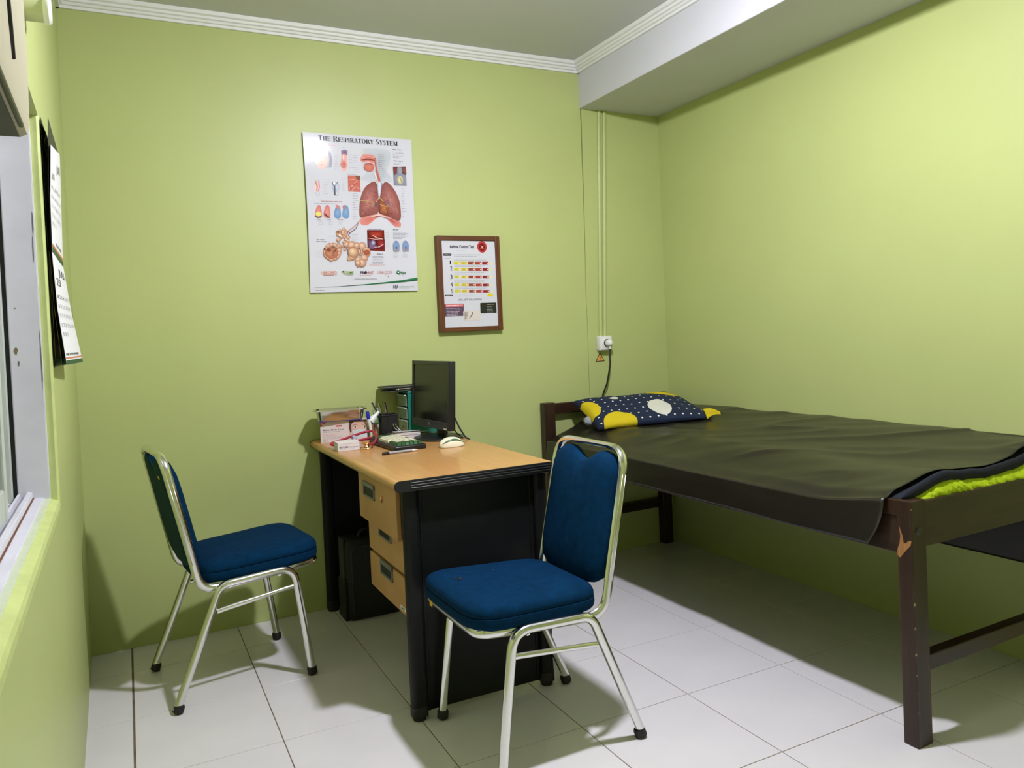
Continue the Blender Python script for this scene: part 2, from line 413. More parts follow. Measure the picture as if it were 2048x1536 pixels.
wbar('rust_seam', mat('rust brown dirt', (0.14, 0.06, 0.03, 1), 0.9), 0.0505, 0.0545, WY0, WY1 - 0.006, WZ0 + 0.004, WZ0 + 0.0075, 0)
wbar('jamb_board', 'sash', 0.018, 0.083, WY1 - 0.016, WY1 + 0.002, WZ0 - 0.01, WZ1)
wbar('jamb_gap', 'blackpl', 0.083, 0.092, WY1 - 0.010, WY1 + 0.002, WZ0 - 0.01, WZ1, 0)
wbar('outer_jamb', 'sash2', 0.092, 0.20, WY1 - 0.05, WY1 + 0.002, WZ0 - 0.01, WZ1)
wbar('head_board', 'sash', 0.018, 0.20, WY0, WY1 - 0.002, WZ1 - 0.016, WZ1 + 0.002)
# inner sliding sash, pushed part way along
sy1, sy0 = -1.60, -2.45
wbar('sash_stile', 'sash2', 0.070, 0.098, sy1 - 0.045, sy1, WZ0 + 0.02, WZ1 - 0.02)
wbar('sash_stile', 'sash2', 0.070, 0.098, sy0, sy0 + 0.045, WZ0 + 0.02, WZ1 - 0.02)
wbar('sash_bottom_rail', 'sash2', 0.070, 0.098, sy0 + 0.045, sy1 - 0.045, WZ0 + 0.022, WZ0 + 0.085)
wbar('sash_top_rail', 'sash2', 0.070, 0.098, sy0 + 0.045, sy1 - 0.045, WZ1 - 0.07, WZ1 - 0.02)
wbar('window_pane', 'glass', 0.081, 0.085, sy0 + 0.04, sy1 - 0.04, WZ0 + 0.08, WZ1 - 0.06, 0)
# outer fixed sash
wbar('sash_stile', 'sash2', 0.108, 0.140, WY1 - 0.10, WY1 - 0.045, WZ0 + 0.0, WZ1 - 0.014)
wbar('sash_bottom_rail', 'sash2', 0.108, 0.140, WY0, WY1 - 0.10, WZ0, WZ0 + 0.07)
wbar('window_pane', 'glass', 0.122, 0.126, WY0, WY1 - 0.095, WZ0 + 0.065, WZ1 - 0.014, 0)
# paint chips on the jamb board
for (d, z, rx, rz, c) in ((0.022, 1.50, .0018, .030, 'grey'), (0.024, 1.44, .0014, .035, 'grey'), (0.070, 1.20, .004, .009, 'caltan'), (0.066, 1.17, .0022, .007, 'grey'), (0.067, 1.30, .002, .002, 'grey'), (0.0205, 1.18, .0015, .09, 'grey')):
    bm = B(); pl = [(rx * math.cos(R(a)) * random.uniform(.6, 1.2), rz * math.sin(R(a)) * random.uniform(.7, 1.1)) for a in range(0, 360, 30)]
    prism(bm, pl, lambda u, v, e: (wx(WY1, d) + u, WY1 - 0.016 - e, z + v), -0.0005, 0.0004)
    obj('paint_chip', bm, c, win)

# ------------------------------------------------------------------ ceiling lamp (above the frame; the room's light)
lamp = thing('ceiling_lamp', 'round white bulb in a white ceiling holder above the room', 'lamp', (LAMP.x, LAMP.y, ZC))
obj('lamp_base_cutoff_cup', lathe(B(), [(0.085, 0.0), (0.085, -0.012), (0.075, -0.022), (0.030, -0.028), (0.030, -0.060), (0.085, -0.078), (0.096, -0.090), (0.098, -0.122), (0.094, -0.122), (0.091, -0.094), (0.080, -0.084), (0.020, -0.080)], 24), 'white', lamp, 40)  # the cup rim is added to cut the bulb's sideways light
obj('bulb', lathe(B(), [(0.020, -0.088), (0.042, -0.094), (0.053, -0.106), (0.057, -0.122), (0.053, -0.140), (0.042, -0.154), (0.024, -0.163), (0.0, -0.166)], 20), 'bulb', lamp, True)

# ------------------------------------------------------------------ banquet chairs (local: +x forward, z up, origin on the floor)
def back_s(z): return -0.143 - 0.215 * (z - 0.45)         # the back tube's slope
def make_chair(label, loc, rz):
    c = thing('banquet_chair', label, 'chair', loc, rz, 'blue banquet chairs at the desk')
    # leg arches, one tube on each side: front leg, rail and rear leg
    for sgn in (-1, 1):
        y = sgn * 0.206
        pts = fillet([(-0.226, y * 1.0, 0.012), (-0.070, y, 0.388), (0.178, y, 0.398), (0.229, y, 0.012)], [0, 0.055, 0.06, 0], n=8)
        lg = obj('leg_arch', tube(B(), pts, 0.0135, seg=12), 'chrome', c, 40)
        for (fx, dx) in ((-0.226, 0.38), (0.229, -0.13)):
            d = Vector((dx, 0, 1)).normalized(); p = Vector((fx, y, 0.0))
            obj('rubber_foot', tube(B(), [p + Vector((0, 0, 0.001)), p + d * 0.006, p + d * 0.024, p + d * 0.030], [0.011, 0.0175, 0.0175, 0.0145], seg=14), 'rubber', lg, 40)
        obj('stretcher', tube(B(), [(-0.086, y, 0.302), (-0.060, y, 0.306), (0.160, y, 0.328), (0.186, y, 0.330)], [0.0085] * 4, [0.0065] * 4, seg=10), 'chrome', c, 40)
    # one continuous flat-oval tube: seat rim, both back posts and the top rail
    zt = 0.838
    half = [(back_s(zt) , 0.0, zt), (back_s(zt), 0.186, zt), (back_s(0.50), 0.186, 0.50), (-0.128, 0.186, 0.372), (0.185, 0.186, 0.394), (0.272, 0.186, 0.402), (0.272, 0.0, 0.402)]
    rad = [0, 0.075, 0.0, 0.070, 0.0, 0.085, 0]
    P = fillet(half, rad, n=8)
    full = P + [Vector((p.x, -p.y, p.z)) for p in reversed(P[1:-1])]
    def nref(i, p):
        t = sm((p.z - 0.378) / 0.09)
        if p.x > -0.05: t = 0
        a = Vector((0, 0, 1)); b = Vector((0.977, 0, 0.21))
        return (a * (1 - t) + b * t).normalized()
    fr = obj('frame_tube', tube(B(), full, 0.0145, 0.0095, seg=12, closed=True, ref=nref), 'chrome', c, 40)
    for sgn in (-1, 1):                                  # ribs on the outside of the back posts
        for q in (-0.0055, 0.0055):
            obj('post_rib', tube(B(), [(back_s(z) + q, sgn * 0.1945, z + q * .2) for z in (0.47, 0.60, 0.765)], 0.0016, seg=6), 'chrome', fr, True)
    # seat cushion
    ol = []
    for k in range(64):
        a = 2 * PI * k / 64; ca, sa = math.cos(a), math.sin(a); e = 2 / 5.2
        x = math.copysign(abs(ca) ** e, ca); yy = math.copysign(abs(sa) ** e, sa)
        ol.append((0.080 + x * 0.210, yy * (0.200 + 0.012 * x)))
    def ring(ins, z):
        out = []
        for x, yy in ol:
            d = math.hypot(x - 0.08, yy); f = max(0.0, 1 - ins / d)
            X = 0.08 + (x - 0.08) * f
            out.append((X, yy * f, z + 0.045 * (X + 0.12) - 0.004))
        return out
    bm = B(); rings = []
    for ins, z in ((0.03, 0.392), (0.006, 0.394), (0.0, 0.400), (-0.003, 0.412), (-0.002, 0.4255), (0.002, 0.4275), (-0.001, 0.4300), (-0.001, 0.440), (0.003, 0.449), (0.010, 0.4555), (0.024, 0.461), (0.05, 0.466), (0.09, 0.4695), (0.14, 0.471), (0.19, 0.472)):
        rings.append([bm.verts.new(v) for v in ring(ins, z)])
    for a, b in zip(rings, rings[1:]):
        for k in range(64): bm.faces.new((a[k], a[(k + 1) % 64], b[(k + 1) % 64], b[k]))
    bm.faces.new(rings[0][::-1]); bm.faces.new(rings[-1])
    obj('seat', bm, 'blue', c, 50)
    # backrest pad with the scooped hand hold at the top
    up = []
    for k in range(49):                                   # top edge, +y to -y
        t = 1 - 2 * k / 48
        y = 0.157 * t; zz = 0.823 - 0.022 * abs(t) ** 6
        zz -= 0.034 * 0.5 * (1 + math.cos(PI * min(1, abs(t) / 0.60)))
        up.append((y, zz))
    rt = [(-0.166, 0.782), (-0.171, 0.74), (-0.172, 0.69), (-0.174, 0.60), (-0.174, 0.54), (-0.170, 0.495), (-0.160, 0.466)]
    bt = [(-0.130, 0.449), (-0.09, 0.440), (-0.045, 0.435), (0.0, 0.433), (0.045, 0.435), (0.09, 0.440), (0.130, 0.449)]
    out2 = up + rt + bt + [(-y, z) for y, z in reversed(rt)]
    cy, cz = 0.0, 0.60; n = len(out2)
    bm = B(); rings = []
    def dz(q, na):                                        # fade the scoop out towards the middle of the pad
        return 0.034 * 0.5 * (1 + math.cos(PI * min(1, abs(1 - q / 24) / 0.60))) * (1 - na) if q < 49 else 0.0
    for k, h, na in ((0.985, -0.006, 1), (1.0, 0.0, 1), (1.0, 0.010, 1), (0.975, 0.021, .97), (0.92, 0.030, .88), (0.80, 0.038, .69), (0.6, 0.044, .3), (0.35, 0.047, 0), (0.12, 0.048, 0)):
        rings.append([bm.verts.new((back_s(cz + (z + dz(q, na) - cz) * k) + h - 0.001, cy + (y - cy) * k, cz + (z + dz(q, na) - cz) * k)) for q, (y, z) in enumerate(out2)])
    for a, b in zip(rings, rings[1:]):
        for q in range(n): bm.faces.new((a[q], a[(q + 1) % n], b[(q + 1) % n], b[q]))
    bm.faces.new(rings[0][::-1]); bm.faces.new(rings[-1])
    bk = obj('backrest', bm, 'blue', c, 60)
    bm = B(); rings = []
    for k, h in ((0.985, -0.0055), (0.985, -0.010), (0.95, -0.013), (0.5, -0.014)):
        rings.append([bm.verts.new((back_s(cz + (z - cz) * k) + h, cy + (y - cy) * k, cz + (z - cz) * k)) for y, z in out2])
    for a, b in zip(rings, rings[1:]):
        for q in range(n): bm.faces.new((a[q], a[(q + 1) % n], b[(q + 1) % n], b[q]))
    bm.faces.new(rings[-1])
    tag(obj('back_panel', bm, 'teal_back', c, 60), 'dark teal cloth on the rear of the backrest')
    for x in (-0.02, 0.13): obj('seat_support', tube(B(), [(x, -0.2, 0.381), (x, 0.2, 0.381)], 0.008, seg=8), 'chrome', c, 40)
    return c
ch1 = make_chair('blue padded chrome chair seen from the side, between left wall and desk drawers', (0.323, -0.465, 0), R(7.5))
bm = bx(-0.0006, 0.0006, -0.012, 0.012, -0.005, 0.005)
obj('staple_label', bm, 'yellow', ch1, loc=(back_s(.755) - 0.0148, -0.085, 0.755), rot=(0, R(-12), 0))
ch2 = make_chair('blue padded chrome chair in front of the black desk end, backrest at right', (1.090, -1.390, 0), R(181))
st = obj('yellow_sticker', bx(0.0, 0.0008, -0.010, 0.010, -0.011, 0.011), 'yellow', ch2, loc=(0.2818, -0.118, 0.402))
for (x, y, r) in ((0.215, -0.045, .007), (0.222, -0.036, .004), (0.228, -0.05, .004), (0.10, -0.06, .003)):
    bm = lathe(B(), [(r, 0), (r * .6, 0.0012), (0, 0.0016)], 8, (x, y, 0.4745 + 0.045 * (x + .12) - 0.0042 - (0.004 if x > .2 else 0)))
    obj('burn_mark', bm, 'rubber', ch2)

# ------------------------------------------------------------------ desk
desk = thing('office_desk', 'beech topped office desk with black steel ends against the back wall', 'desk', (1.01, -0.6, 0))
DX, DY = 1.01, -0.6
def dobj(name, bm, m, parent=None, smooth=False):
    bm.transform(Matrix.Translation((-DX, -DY, 0))); return obj(name, bm, m, parent or desk, smooth)
X0, X1, Y0, YB, ZT = 0.738, 1.285, -1.195, -0.006, 0.755
prof_top = [(X1, ZT - 0.033), (X1, ZT), (X0 + 0.016, ZT)] + [(X0 + 0.016 - 0.0165 * math.sin(R(a)), ZT - 0.0165 + 0.0165 * math.cos(R(a))) for a in range(15, 180, 15)] + [(X0 + 0.016, ZT - 0.033)]
bm = B(); prism(bm, prof_top, lambda u, v, d: (u, d, v), Y0 + 0.004, YB - 0.004); dobj('tabletop', bm, 'desk_wood', None, 30)
grow = [(x + (0.0012 if x > 1 else -0.0012), z + (0.0006 if z > ZT - .017 else -0.0008)) for x, z in prof_top]
for (a, b) in ((Y0, Y0 + 0.0045), (YB - 0.0045, YB)):
    bm = B(); prism(bm, grow, lambda u, v, d: (u, d, v), a, b)
    bmesh.ops.bevel(bm, geom=[e for e in bm.edges if abs(e.verts[0].co.y - e.verts[1].co.y) < 1e-6], offset=0.0012, segments=1, affect='EDGES')
    e = dobj('edge_trim', bm, 'blackpl', None, 30)
    if a == Y0:
        for z in (ZT - 0.009, ZT - 0.017, ZT - 0.025): dobj('edge_ridge', bx(X0 + 0.05, X1 - 0.004, Y0 - 0.0015, Y0 + 0.002, z - 0.0022, z + 0.0022, 0.0008, 1), 'blackpl', e)
def end_frame(y0, y1, ypanel, name):
    f = None
    for xa, xb in ((0.772, 0.822), (1.226, 1.274)):
        poly = rrect(xa, xb, y0, y1, 0.016, 5)
        bm = B(); prism(bm, poly, lambda u, v, d: (u, v, d), 0.030, ZT - 0.033)
        l = dobj('leg_post', bm, 'black', None, 40)
        xm, ym = (xa + xb) / 2, (y0 + y1) / 2
        bm = B(); prism(bm, rrect(xa - 0.0012, xb + 0.0012, y0 - 0.0012, y1 + 0.0012, 0.016, 5), lambda u, v, d: (u, v, d), 0.014, 0.045)
        o = dobj('foot_cap', bm, 'blackpl', l, 40)
        o = dobj('levelling_foot', lathe(B(), [(0.020, 0.0), (0.021, 0.003), (0.020, 0.010), (0.014, 0.014)], 18, (xm, ym, 0)), 'rubber', l, 40)
    bm = bx(0.820, 1.228, ypanel - 0.006, ypanel + 0.006, 0.020, ZT - 0.035, 0.002)
    p = dobj('end_panel', bm, 'black')
    for xa in (0.826, 1.212): dobj('panel_fold', bx(xa, xa + 0.010, ypanel - 0.009, ypanel + 0.009, 0.02, ZT - 0.034, 0.002), 'black', p)
end_frame(-1.172, -1.128, -1.146, 'front'); end_frame(-0.052, -0.010, -0.026, 'rear')
dobj('modesty_panel', bx(1.244, 1.254, -1.128, -0.052, 0.20, ZT - 0.034, 0.001), 'black')
dobj('top_rail', bx(0.80, 0.83, -0.66, -0.052, ZT - 0.07, ZT - 0.034, 0.002), 'black')
dobj('pedestal_case', bx(0.822, 1.24, -1.10, -0.655, 0.282, ZT - 0.036, 0.002), 'black')
# drawers: the top one stands slightly open
for k, (xf, z0, z1, hz) in enumerate(((0.772, 0.545, 0.716, 0.660), (0.802, 0.424, 0.540, 0.523), (0.802, 0.288, 0.412, 0.390))):
    bm = bx(xf, xf + 0.016, -1.086, -0.655, z0, z1, 0.0015, 1)
    d = dobj('drawer', bm, 'drawer_wood')
    dobj('drawer_side', bx(xf + 0.016, 0.83, -1.080, -1.068, z0 + 0.012, z1 - 0.03), 'drawer_wood', d)
    yc = -0.858 if k else -0.79
    zc = hz
    fr = B()                                              # recessed cup pull with a grey rim
    box(fr, xf - 0.005, xf + 0.002, yc - 0.068, yc + 0.068, zc - 0.026, zc - 0.019, 0.002); box(fr, xf - 0.005, xf + 0.002, yc - 0.068, yc + 0.068, zc + 0.010, zc + 0.026, 0.002)
    box(fr, xf - 0.005, xf + 0.002, yc - 0.068, yc - 0.061, zc - 0.026, zc + 0.026, 0.002); box(fr, xf - 0.005, xf + 0.002, yc + 0.061, yc + 0.068, zc - 0.026, zc + 0.026, 0.002)
    h = dobj('handle', fr, 'grey', d)
    dobj('handle_cup', bx(xf - 0.0006, xf + 0.001, yc - 0.064, yc + 0.064, zc - 0.022, zc + 0.022), 'rubber', d)
    if k == 0:
        dobj('lock', lathe(B(), [(0.011, 0.0), (0.011, -0.004), (0.008, -0.005), (0.0075, -0.003), (0, -0.003)], 16, (xf, -0.945, 0.655), 'X'), 'brass', d, 40)
    if k == 2:
        pl = dobj('maker_plate', bx(xf - 0.0012, xf + 0.0005, -1.045, -0.995, 0.300, 0.313, 0.0004, 1), 'white', d)
        F = Flat(lambda x, y, e: (xf - 0.0013 - e - DX, -1.0 - x - DY, 0.303 + y))
        F.rr(0.004, 0.001, 0.036, 0.006, 0.001, rgb(40, 70, 50)); F.build('plate_print', 'print', d)
# bag standing under the desk
bag = thing('laptop_bag', 'black nylon bag standing on the floor under the desk', 'bag', (0.93, -0.15, 0))
def bobj(name, bm, m, parent=None, smooth=False):
    bm.transform(Matrix.Translation((-0.93, 0.15, 0))); return obj(name, bm, m, parent or bag, smooth)
bobj('bag_body', bx(0.822, 1.06, -0.225, -0.085, 0.0, 0.34, 0.022, 4), 'bag', None, 60)
bobj('side_strap', bx(0.812, 0.823, -0.185, -0.12, 0.02, 0.345, 0.003), 'strap')
bobj('side_pocket', bx(0.808, 0.823, -0.205, -0.10, 0.0, 0.17, 0.006, 3), 'bag', None, 60)
bobj('zip_line', tube(B(), fillet([(0.84, -0.227, 0.03), (0.84, -0.227, 0.315), (1.045, -0.227, 0.315)], 0.03), 0.002, seg=6), 'darkgrey')
bobj('carry_handle', tube(B(), fillet([(0.89, -0.15, 0.335), (0.90, -0.15, 0.365), (0.98, -0.15, 0.365), (0.99, -0.15, 0.335)], 0.02), 0.006, 0.012, seg=8), 'bag', None, 40)

# ------------------------------------------------------------------ bed
BO = (1.918, -2.041); BR = R(0.83)
bed = thing('bed', 'dark brown wooden single bed along the right wall', 'bed', (BO[0], BO[1], 0), BR)
BW, BL = 0.778, 2.030
legs = []
for (xa, ya, h) in ((0, 0, 0.682), (BW - 0.062, 0, 0.682), (0, BL - 0.045, 0.826), (BW - 0.062, BL - 0.045, 0.826)):
    legs.append(obj('bed_leg', bx(xa, xa + 0.062, ya, ya + 0.045, 0.0, h, 0.003), 'bed_wood', bed))
obj('foot_rail', bx(0.062, BW - 0.062, 0.004, 0.032, 0.548, 0.676, 0.003), 'bed_wood', bed)
obj('foot_stretcher', bx(0.062, BW - 0.062, 0.004, 0.040, 0.202, 0.246, 0.003), 'bed_wood', bed)
obj('head_rail', bx(0.062, BW - 0.062, BL - 0.034, BL - 0.010, 0.765, 0.820, 0.003), 'bed_wood', bed)
obj('head_lower_rail', bx(0.062, BW - 0.062, BL - 0.034, BL - 0.010, 0.520, 0.640, 0.003), 'bed_wood', bed)
obj('head_stretcher', bx(0.062, BW - 0.062, BL - 0.040, BL - 0.008, 0.205, 0.250, 0.003), 'bed_wood', bed)
obj('side_rail', bx(0.012, 0.036, 0.045, BL - 0.045, 0.528, 0.634, 0.003), 'bed_wood', bed)
obj('side_rail', bx(BW - 0.036, BW - 0.012, 0.045, BL - 0.045, 0.528, 0.634, 0.003), 'bed_wood', bed)
obj('corner_block', bx(0.006, 0.040, 0.045, 0.110, 0.634, 0.679, 0.003), 'bed_wood', bed)
for k in range(8):
    y = 0.10 + k * 0.255
    obj('bed_slat', bx(0.036, BW - 0.036, y, y + 0.08, 0.615, 0.632, 0.001, 1), 'ply', bed)
obj('bed_bolt', lathe(B(), [(0.0105, 0.004), (0.0105, -0.001), (0.007, -0.004), (0, -0.004)], 14, (0.028, 0, 0.598), 'Y'), 'darkgrey', legs[0], 40)
wp = [(0.0445, 0.543), (0.0445, 0.527), (0.036, 0.521), (0.030, 0.530), (0.022, 0.540), (0.012, 0.552), (0.004, 0.561), (0.001, 0.574), (0.010, 0.573), (0.017, 0.565), (0.024, 0.564), (0.028, 0.586), (0.037, 0.610), (0.034, 0.582), (0.037, 0.560)]
bm = B(); prism(bm, [(0.0435 - y if False else y, z) for y, z in wp], lambda u, v, d: (d, u, v), -0.0006, 0.0005)
tag(obj('bare_patch', bm, 'bare_wood', legs[0]), 'bare orange wood where the varnish has chipped off')
bm = B()
for (z, rr_) in ((0.40, .0045), (0.335, .0035), (0.333, .003), (0.262, .0042), (0.205, .002), (0.10, .0015), (0.43, .0012), (0.155, .0015), (0.66, .002)):
    lathe(bm, [(rr_, 0), (rr_ * .7, 0.0007), (0, 0.0009)], 7, (random.uniform(0.001, 0.004), -0.0004, z), 'Y')
tag(obj('paint_speck', bm, mat('pale wood specks', (0.42, 0.36, 0.22, 1), 0.8), legs[0]), 'pale chips along the edge of the leg')
legs[0].children[-1]['kind'] = 'stuff'

for o in bed.children:                                    # grain runs along each rail
    if 'rail' in o.name or 'stretcher' in o.name: o.data.materials[0] = M['bed_wood_y' if o.name.startswith('side') else 'bed_wood_x']
# mattress, vinyl sheet, pillow (bed coordinates)
def top_z(x, y):                                          # upper surface of the mattress
    z = 0.655 + 0.062 * sm((x + 0.02) / 0.26) + 0.050 * sm((x - 0.28) / 0.5)
    foot = sm(1 - y / 0.35)
    z += foot * (0.040 * (1 - sm(x / 0.42)) - 0.016 * sm((x - .3) / .3) * (1 - sm((x - .6) / .15)))
    return z
mat_t = thing('mattress', 'thin navy and lime mattress showing at the foot of the bed', 'mattress', (BO[0], BO[1], 0), BR)
def mfold(x, k): return noise.noise((x * 16, k * 3.1, 1.7))
bm = B(); NX, NY = 60, 30; V = {}
def shell(u, v):                                          # cross-section ring: u round the section, v along the bed
    y = 0.040 + v * (BL - 0.09)
    return y
secs = []
for j in range(NY + 1):
    v = j / NY; y = 0.036 + v * (BL - 0.085); ring_ = []
    pinch = 0.0 if 0 < j < NY else 0.016
    for i in range(NX + 1):
        x = 0.010 + (BW - 0.018) * i / NX
        e = min(x, BW - x); r = 0.018 * (1 - sm(e / 0.03))
        wv = 0.004 * mfold(x, 1) if j < 3 else 0
        ring_.append(bm.verts.new((x, y, top_z(x, y) - 0.004 - r - pinch + wv)))
    for i in range(NX, -1, -1):
        x = 0.008 + (BW - 0.016) * i / NX
        ring_.append(bm.verts.new((x, y, max(0.634, top_z(x, y) - 0.078 + pinch) if False else 0.634 + pinch * .5)))
    secs.append(ring_)
m_ = len(secs[0])
for a, b in zip(secs, secs[1:]):
    for k in range(m_): bm.faces.new((a[k], a[(k + 1) % m_], b[(k + 1) % m_], b[k]))
bm.faces.new(secs[0][::-1]); bm.faces.new(secs[-1])
obj('mattress_body', bm, 'navy', mat_t, 60)
# puffy navy roll over the top edge of the foot end, lime border below it with puckers
def roll(name, m, x0, x1, fz, fr, y0, amp, freq, seed):
    n = 150; pts = []; ra = []
    for i in range(n + 1):
        x = x0 + (x1 - x0) * i / n; t = min(i, n - i) / n
        pts.append((x, y0 + amp * 0.6 * noise.noise((x * freq, seed, 0)), fz(x) + amp * noise.noise((x * freq, seed + 5, 0))))
        ra.append(max(0.002, fr(x) * min(1, (t / 0.03) ** 0.5 if t < 0.03 else 1) + amp * 0.5 * noise.noise((x * freq * 1.7, seed + 9, 0))))
    return tag(obj(name, tube(B(), pts, ra, [r * 0.72 for r in ra], seg=16, ref=lambda i, p: Vector((0, 0, 1))), m, mat_t, True))
roll('top_edge_roll', 'navy', 0.012, BW - 0.01, lambda x: top_z(x, 0.03) - 0.011, lambda x: 0.0155, 0.034, 0.004, 14, 3)
def lz(x): return 0.690 + 0.004 * sm(x / .3)
n = 240
def lime_f(u, v):
    x = 0.035 + (BW - 0.045) * u
    zt_ = top_z(x, 0.03) - 0.022 + 0.006 * noise.noise((x * 30, 2, 0)); zt_ = 0.679 + (zt_ - 0.679) * sm(u / 0.07)
    zb = 0.655
    puck = abs(noise.noise((x * 34 + 2.2 * v, v * 1.4, 7))) ** 0.7
    bulge = math.sin(PI * (0.12 + 0.85 * v)) * 0.027
    return (x, 0.034 - bulge * (0.75 + 0.5 * puck) , zb + (zt_ - zb) * v)
o = obj('lime_border', grid(n, 10, lime_f), 'lime', mat_t, True); tag(o, 'bright lime puckered border under the navy edge')

def wr(x, y):                                             # wrinkles in the sheet
    a = noise.noise((x * 5.5 + y * 4.2, y * 1.5 - x * 1.2, 3.3)); b = noise.noise((x * 13 + y * 7, y * 3.0, 8.1)); c2 = noise.noise((x * 9 - y * 6, y * 4 + x * 5, 5.0))
    ridge = (1 - abs(a) * 2.2); ridge = max(0, ridge) ** 3
    return 0.0065 * a + 0.0028 * b + 0.0080 * ridge * sm((x - 0.05) / .15) + 0.0012 * c2
def sheet_pt(u, v):
    # u: 0 bottom of the room-side drape .. 1 bottom of the wall-side drape, v: along the bed from foot to head
    L = [0.125, BW + 0.016, 0.42]; tot = sum(L); s = u * tot
    y = 0.075 + v * (BL - 0.15) - 0.02 * sm(1 - v * 9) * math.sin(PI * min(1, max(0, (s - L[0]) / L[1])))
    xe = -0.010
    if s < L[0]:
        f = 1 - s / L[0]; z0 = top_z(0, y) - 0.0125
        zb = 0.543 + 0.006 * noise.noise((y * 2.2, 9, 0))
        flare = 0.010 * f * f * (1 + noise.noise((y * 3, 2, 0)))
        cut = 0.050 * f ** 2 * sm(1 - v * 30)
        bow = 0.006 * math.sin(PI * f)
        return (xe - flare - bow * .6 + 0.004 * noise.noise((y * 6, f * 2, 4)) * f, y + cut, z0 + (zb - z0) * f)
    s -= L[0]
    if s < L[1]:
        t = s / L[1]; x = xe + L[1] * t
        zc = top_z(max(0, x), y) + 0.0035 + wr(x, y)
        e = min(s, L[1] - s); zc -= 0.016 * (1 - sm(s / 0.055)) if s < 0.06 else 0
        return (x, y, zc)
    s -= L[1]; f = s / L[2]
    x = BW + 0.006; z0 = top_z(BW, y) + 0.003
    return (x, y, z0 + (0.338 - z0) * f)
bm = grid(150, 170, sheet_pt)
thicken(bm, -0.0012)
sh = obj('vinyl_sheet', bm, 'vinyl', None, True, (BO[0], BO[1], 0), (0, 0, BR))
tag(sh, 'dark olive vinyl sheet draped over the bed mattress', 'sheet')

# pillow: printed cotton, pattern in UV space
def pattern_mat():
    m = mat('navy dotted pillow cotton', (0.006, 0.014, 0.042, 1), 0.85, bump=0.25, bscale=260)
    nt = m.node_tree; bs = nt.nodes['Principled BSDF']
    uv = nt.nodes.new('ShaderNodeUVMap'); uv.uv_map = 'UV'
    sp = nt.nodes.new('ShaderNodeSeparateXYZ'); nt.links.new(uv.outputs['UV'], sp.inputs[0])
    def mth(op, a, b=0.0):
        n = nt.nodes.new('ShaderNodeMath'); n.operation = op
        for i, q in enumerate((a, b)):
            if isinstance(q, (int, float)): n.inputs[i].default_value = q
            else: nt.links.new(q, n.inputs[i])
        return n.outputs[0]
    U, V = sp.outputs[0], sp.outputs[1]
    def ell(cu, cv, a, b): return mth('LESS_THAN', mth('ADD', mth('POWER', mth('ABSOLUTE', mth('DIVIDE', mth('SUBTRACT', U, cu), a)), 2.0), mth('POWER', mth('ABSOLUTE', mth('DIVIDE', mth('SUBTRACT', V, cv), b)), 2.0)), 1.0)
    gu, gv = mth('MULTIPLY', U, 14.0), mth('MULTIPLY', V, 8.0)
    fu, fv = mth('SUBTRACT', mth('FRACT', gu), 0.5), mth('SUBTRACT', mth('FRACT', gv), 0.5)
    dots = mth('LESS_THAN', mth('ADD', mth('POWER', mth('ABSOLUTE', fu), 2.0), mth('POWER', mth('ABSOLUTE', mth('MULTIPLY', fv, 1.15)), 2.0)), 0.0125)
    cur = None
    def layer(fac, col):
        nonlocal cur
        mx = nt.nodes.new('ShaderNodeMix'); mx.data_type = 'RGBA'
        nt.links.new(fac, mx.inputs[0])
        if cur is None: mx.inputs[6].default_value = (0.006, 0.014, 0.042, 1)
        else: nt.links.new(cur, mx.inputs[6])
        mx.inputs[7].default_value = col; cur = mx.outputs[2]
    W_, Yc = (0.66, 0.65, 0.56, 1), (0.62, 0.48, 0.005, 1)
    layer(dots, (0.75, 0.75, 0.72, 1))
    layer(ell(0.29, 0.68, 0.04, 0.06), W_)
    layer(ell(0.60, 0.27, 0.092, 0.20), W_)
    layer(ell(0.20, 0.02, 0.145, 0.24), Yc)
    layer(ell(0.80, 0.80, 0.17, 0.19), Yc)
    layer(ell(0.02, 0.50, 0.085, 0.26), Yc)
    layer(ell(0.50, 1.25, 0.2, 0.2), Yc)
    nt.links.new(cur, bs.inputs['Base Color'])
    return m
pil = thing('pillow', 'navy dotted pillow with yellow and white leaf shapes on the bed', 'pillow', (2.3, -0.28, 0.72))
PO = Vector((2.3, -0.28, 0.72))
FLc, FRc, RLc, RRc = Vector((2.005, -0.360, 0.712)), Vector((2.455, -0.650, 0.752)), Vector((2.03, -0.095, 0.822)), Vector((2.630, -0.150, 0.812))
def pil_pt(u, v, side):
    p = FLc * (1 - u) * (1 - v) + FRc * u * (1 - v) + RLc * (1 - u) * v + RRc * u * v
    eu, ev = 4 * u * (1 - u), 4 * v * (1 - v)
    h = (max(0, eu) ** (0.22 if u < .5 else 0.5)) * (max(0, ev) ** 0.44)
    nrm = Vector((-0.05, -0.42, 0.90)).normalized()
    k = 0.066 if side > 0 else 0.030
    lump = 0.016 * noise.noise((u * 3.1, v * 2.3, 1.0)) + 0.004 * noise.noise((u * 9, v * 7, 4.0)) + 0.008 * max(0, 1 - abs(noise.noise((u * 4, v * 3 + u * 2, 9))) * 4) * h * -0.5
    sag = 0.012 * math.exp(-((u - 0.42) / 0.2) ** 2) * ev - 0.016 * math.exp(-((u - 0.78) / 0.14) ** 2) * v
    inward = Vector((0, 0, 0))
    c = (FLc + FRc + RLc + RRc) / 4
    pin = 0.05 * (1 - eu) * ev + 0.02 * (1 - ev) * eu     # edges bow in between the four corners
    p = p.lerp(c, pin * 0.6)
    q = p + nrm * (h * (k + (lump - sag if side > 0 else 0))) * (1 if side > 0 else -1)
    if side < 0:
        fl_ = bed_top_world(q.x, q.y) + 0.004
        q.z = max(q.z, min(fl_, p.z - 0.002))
    return q - PO
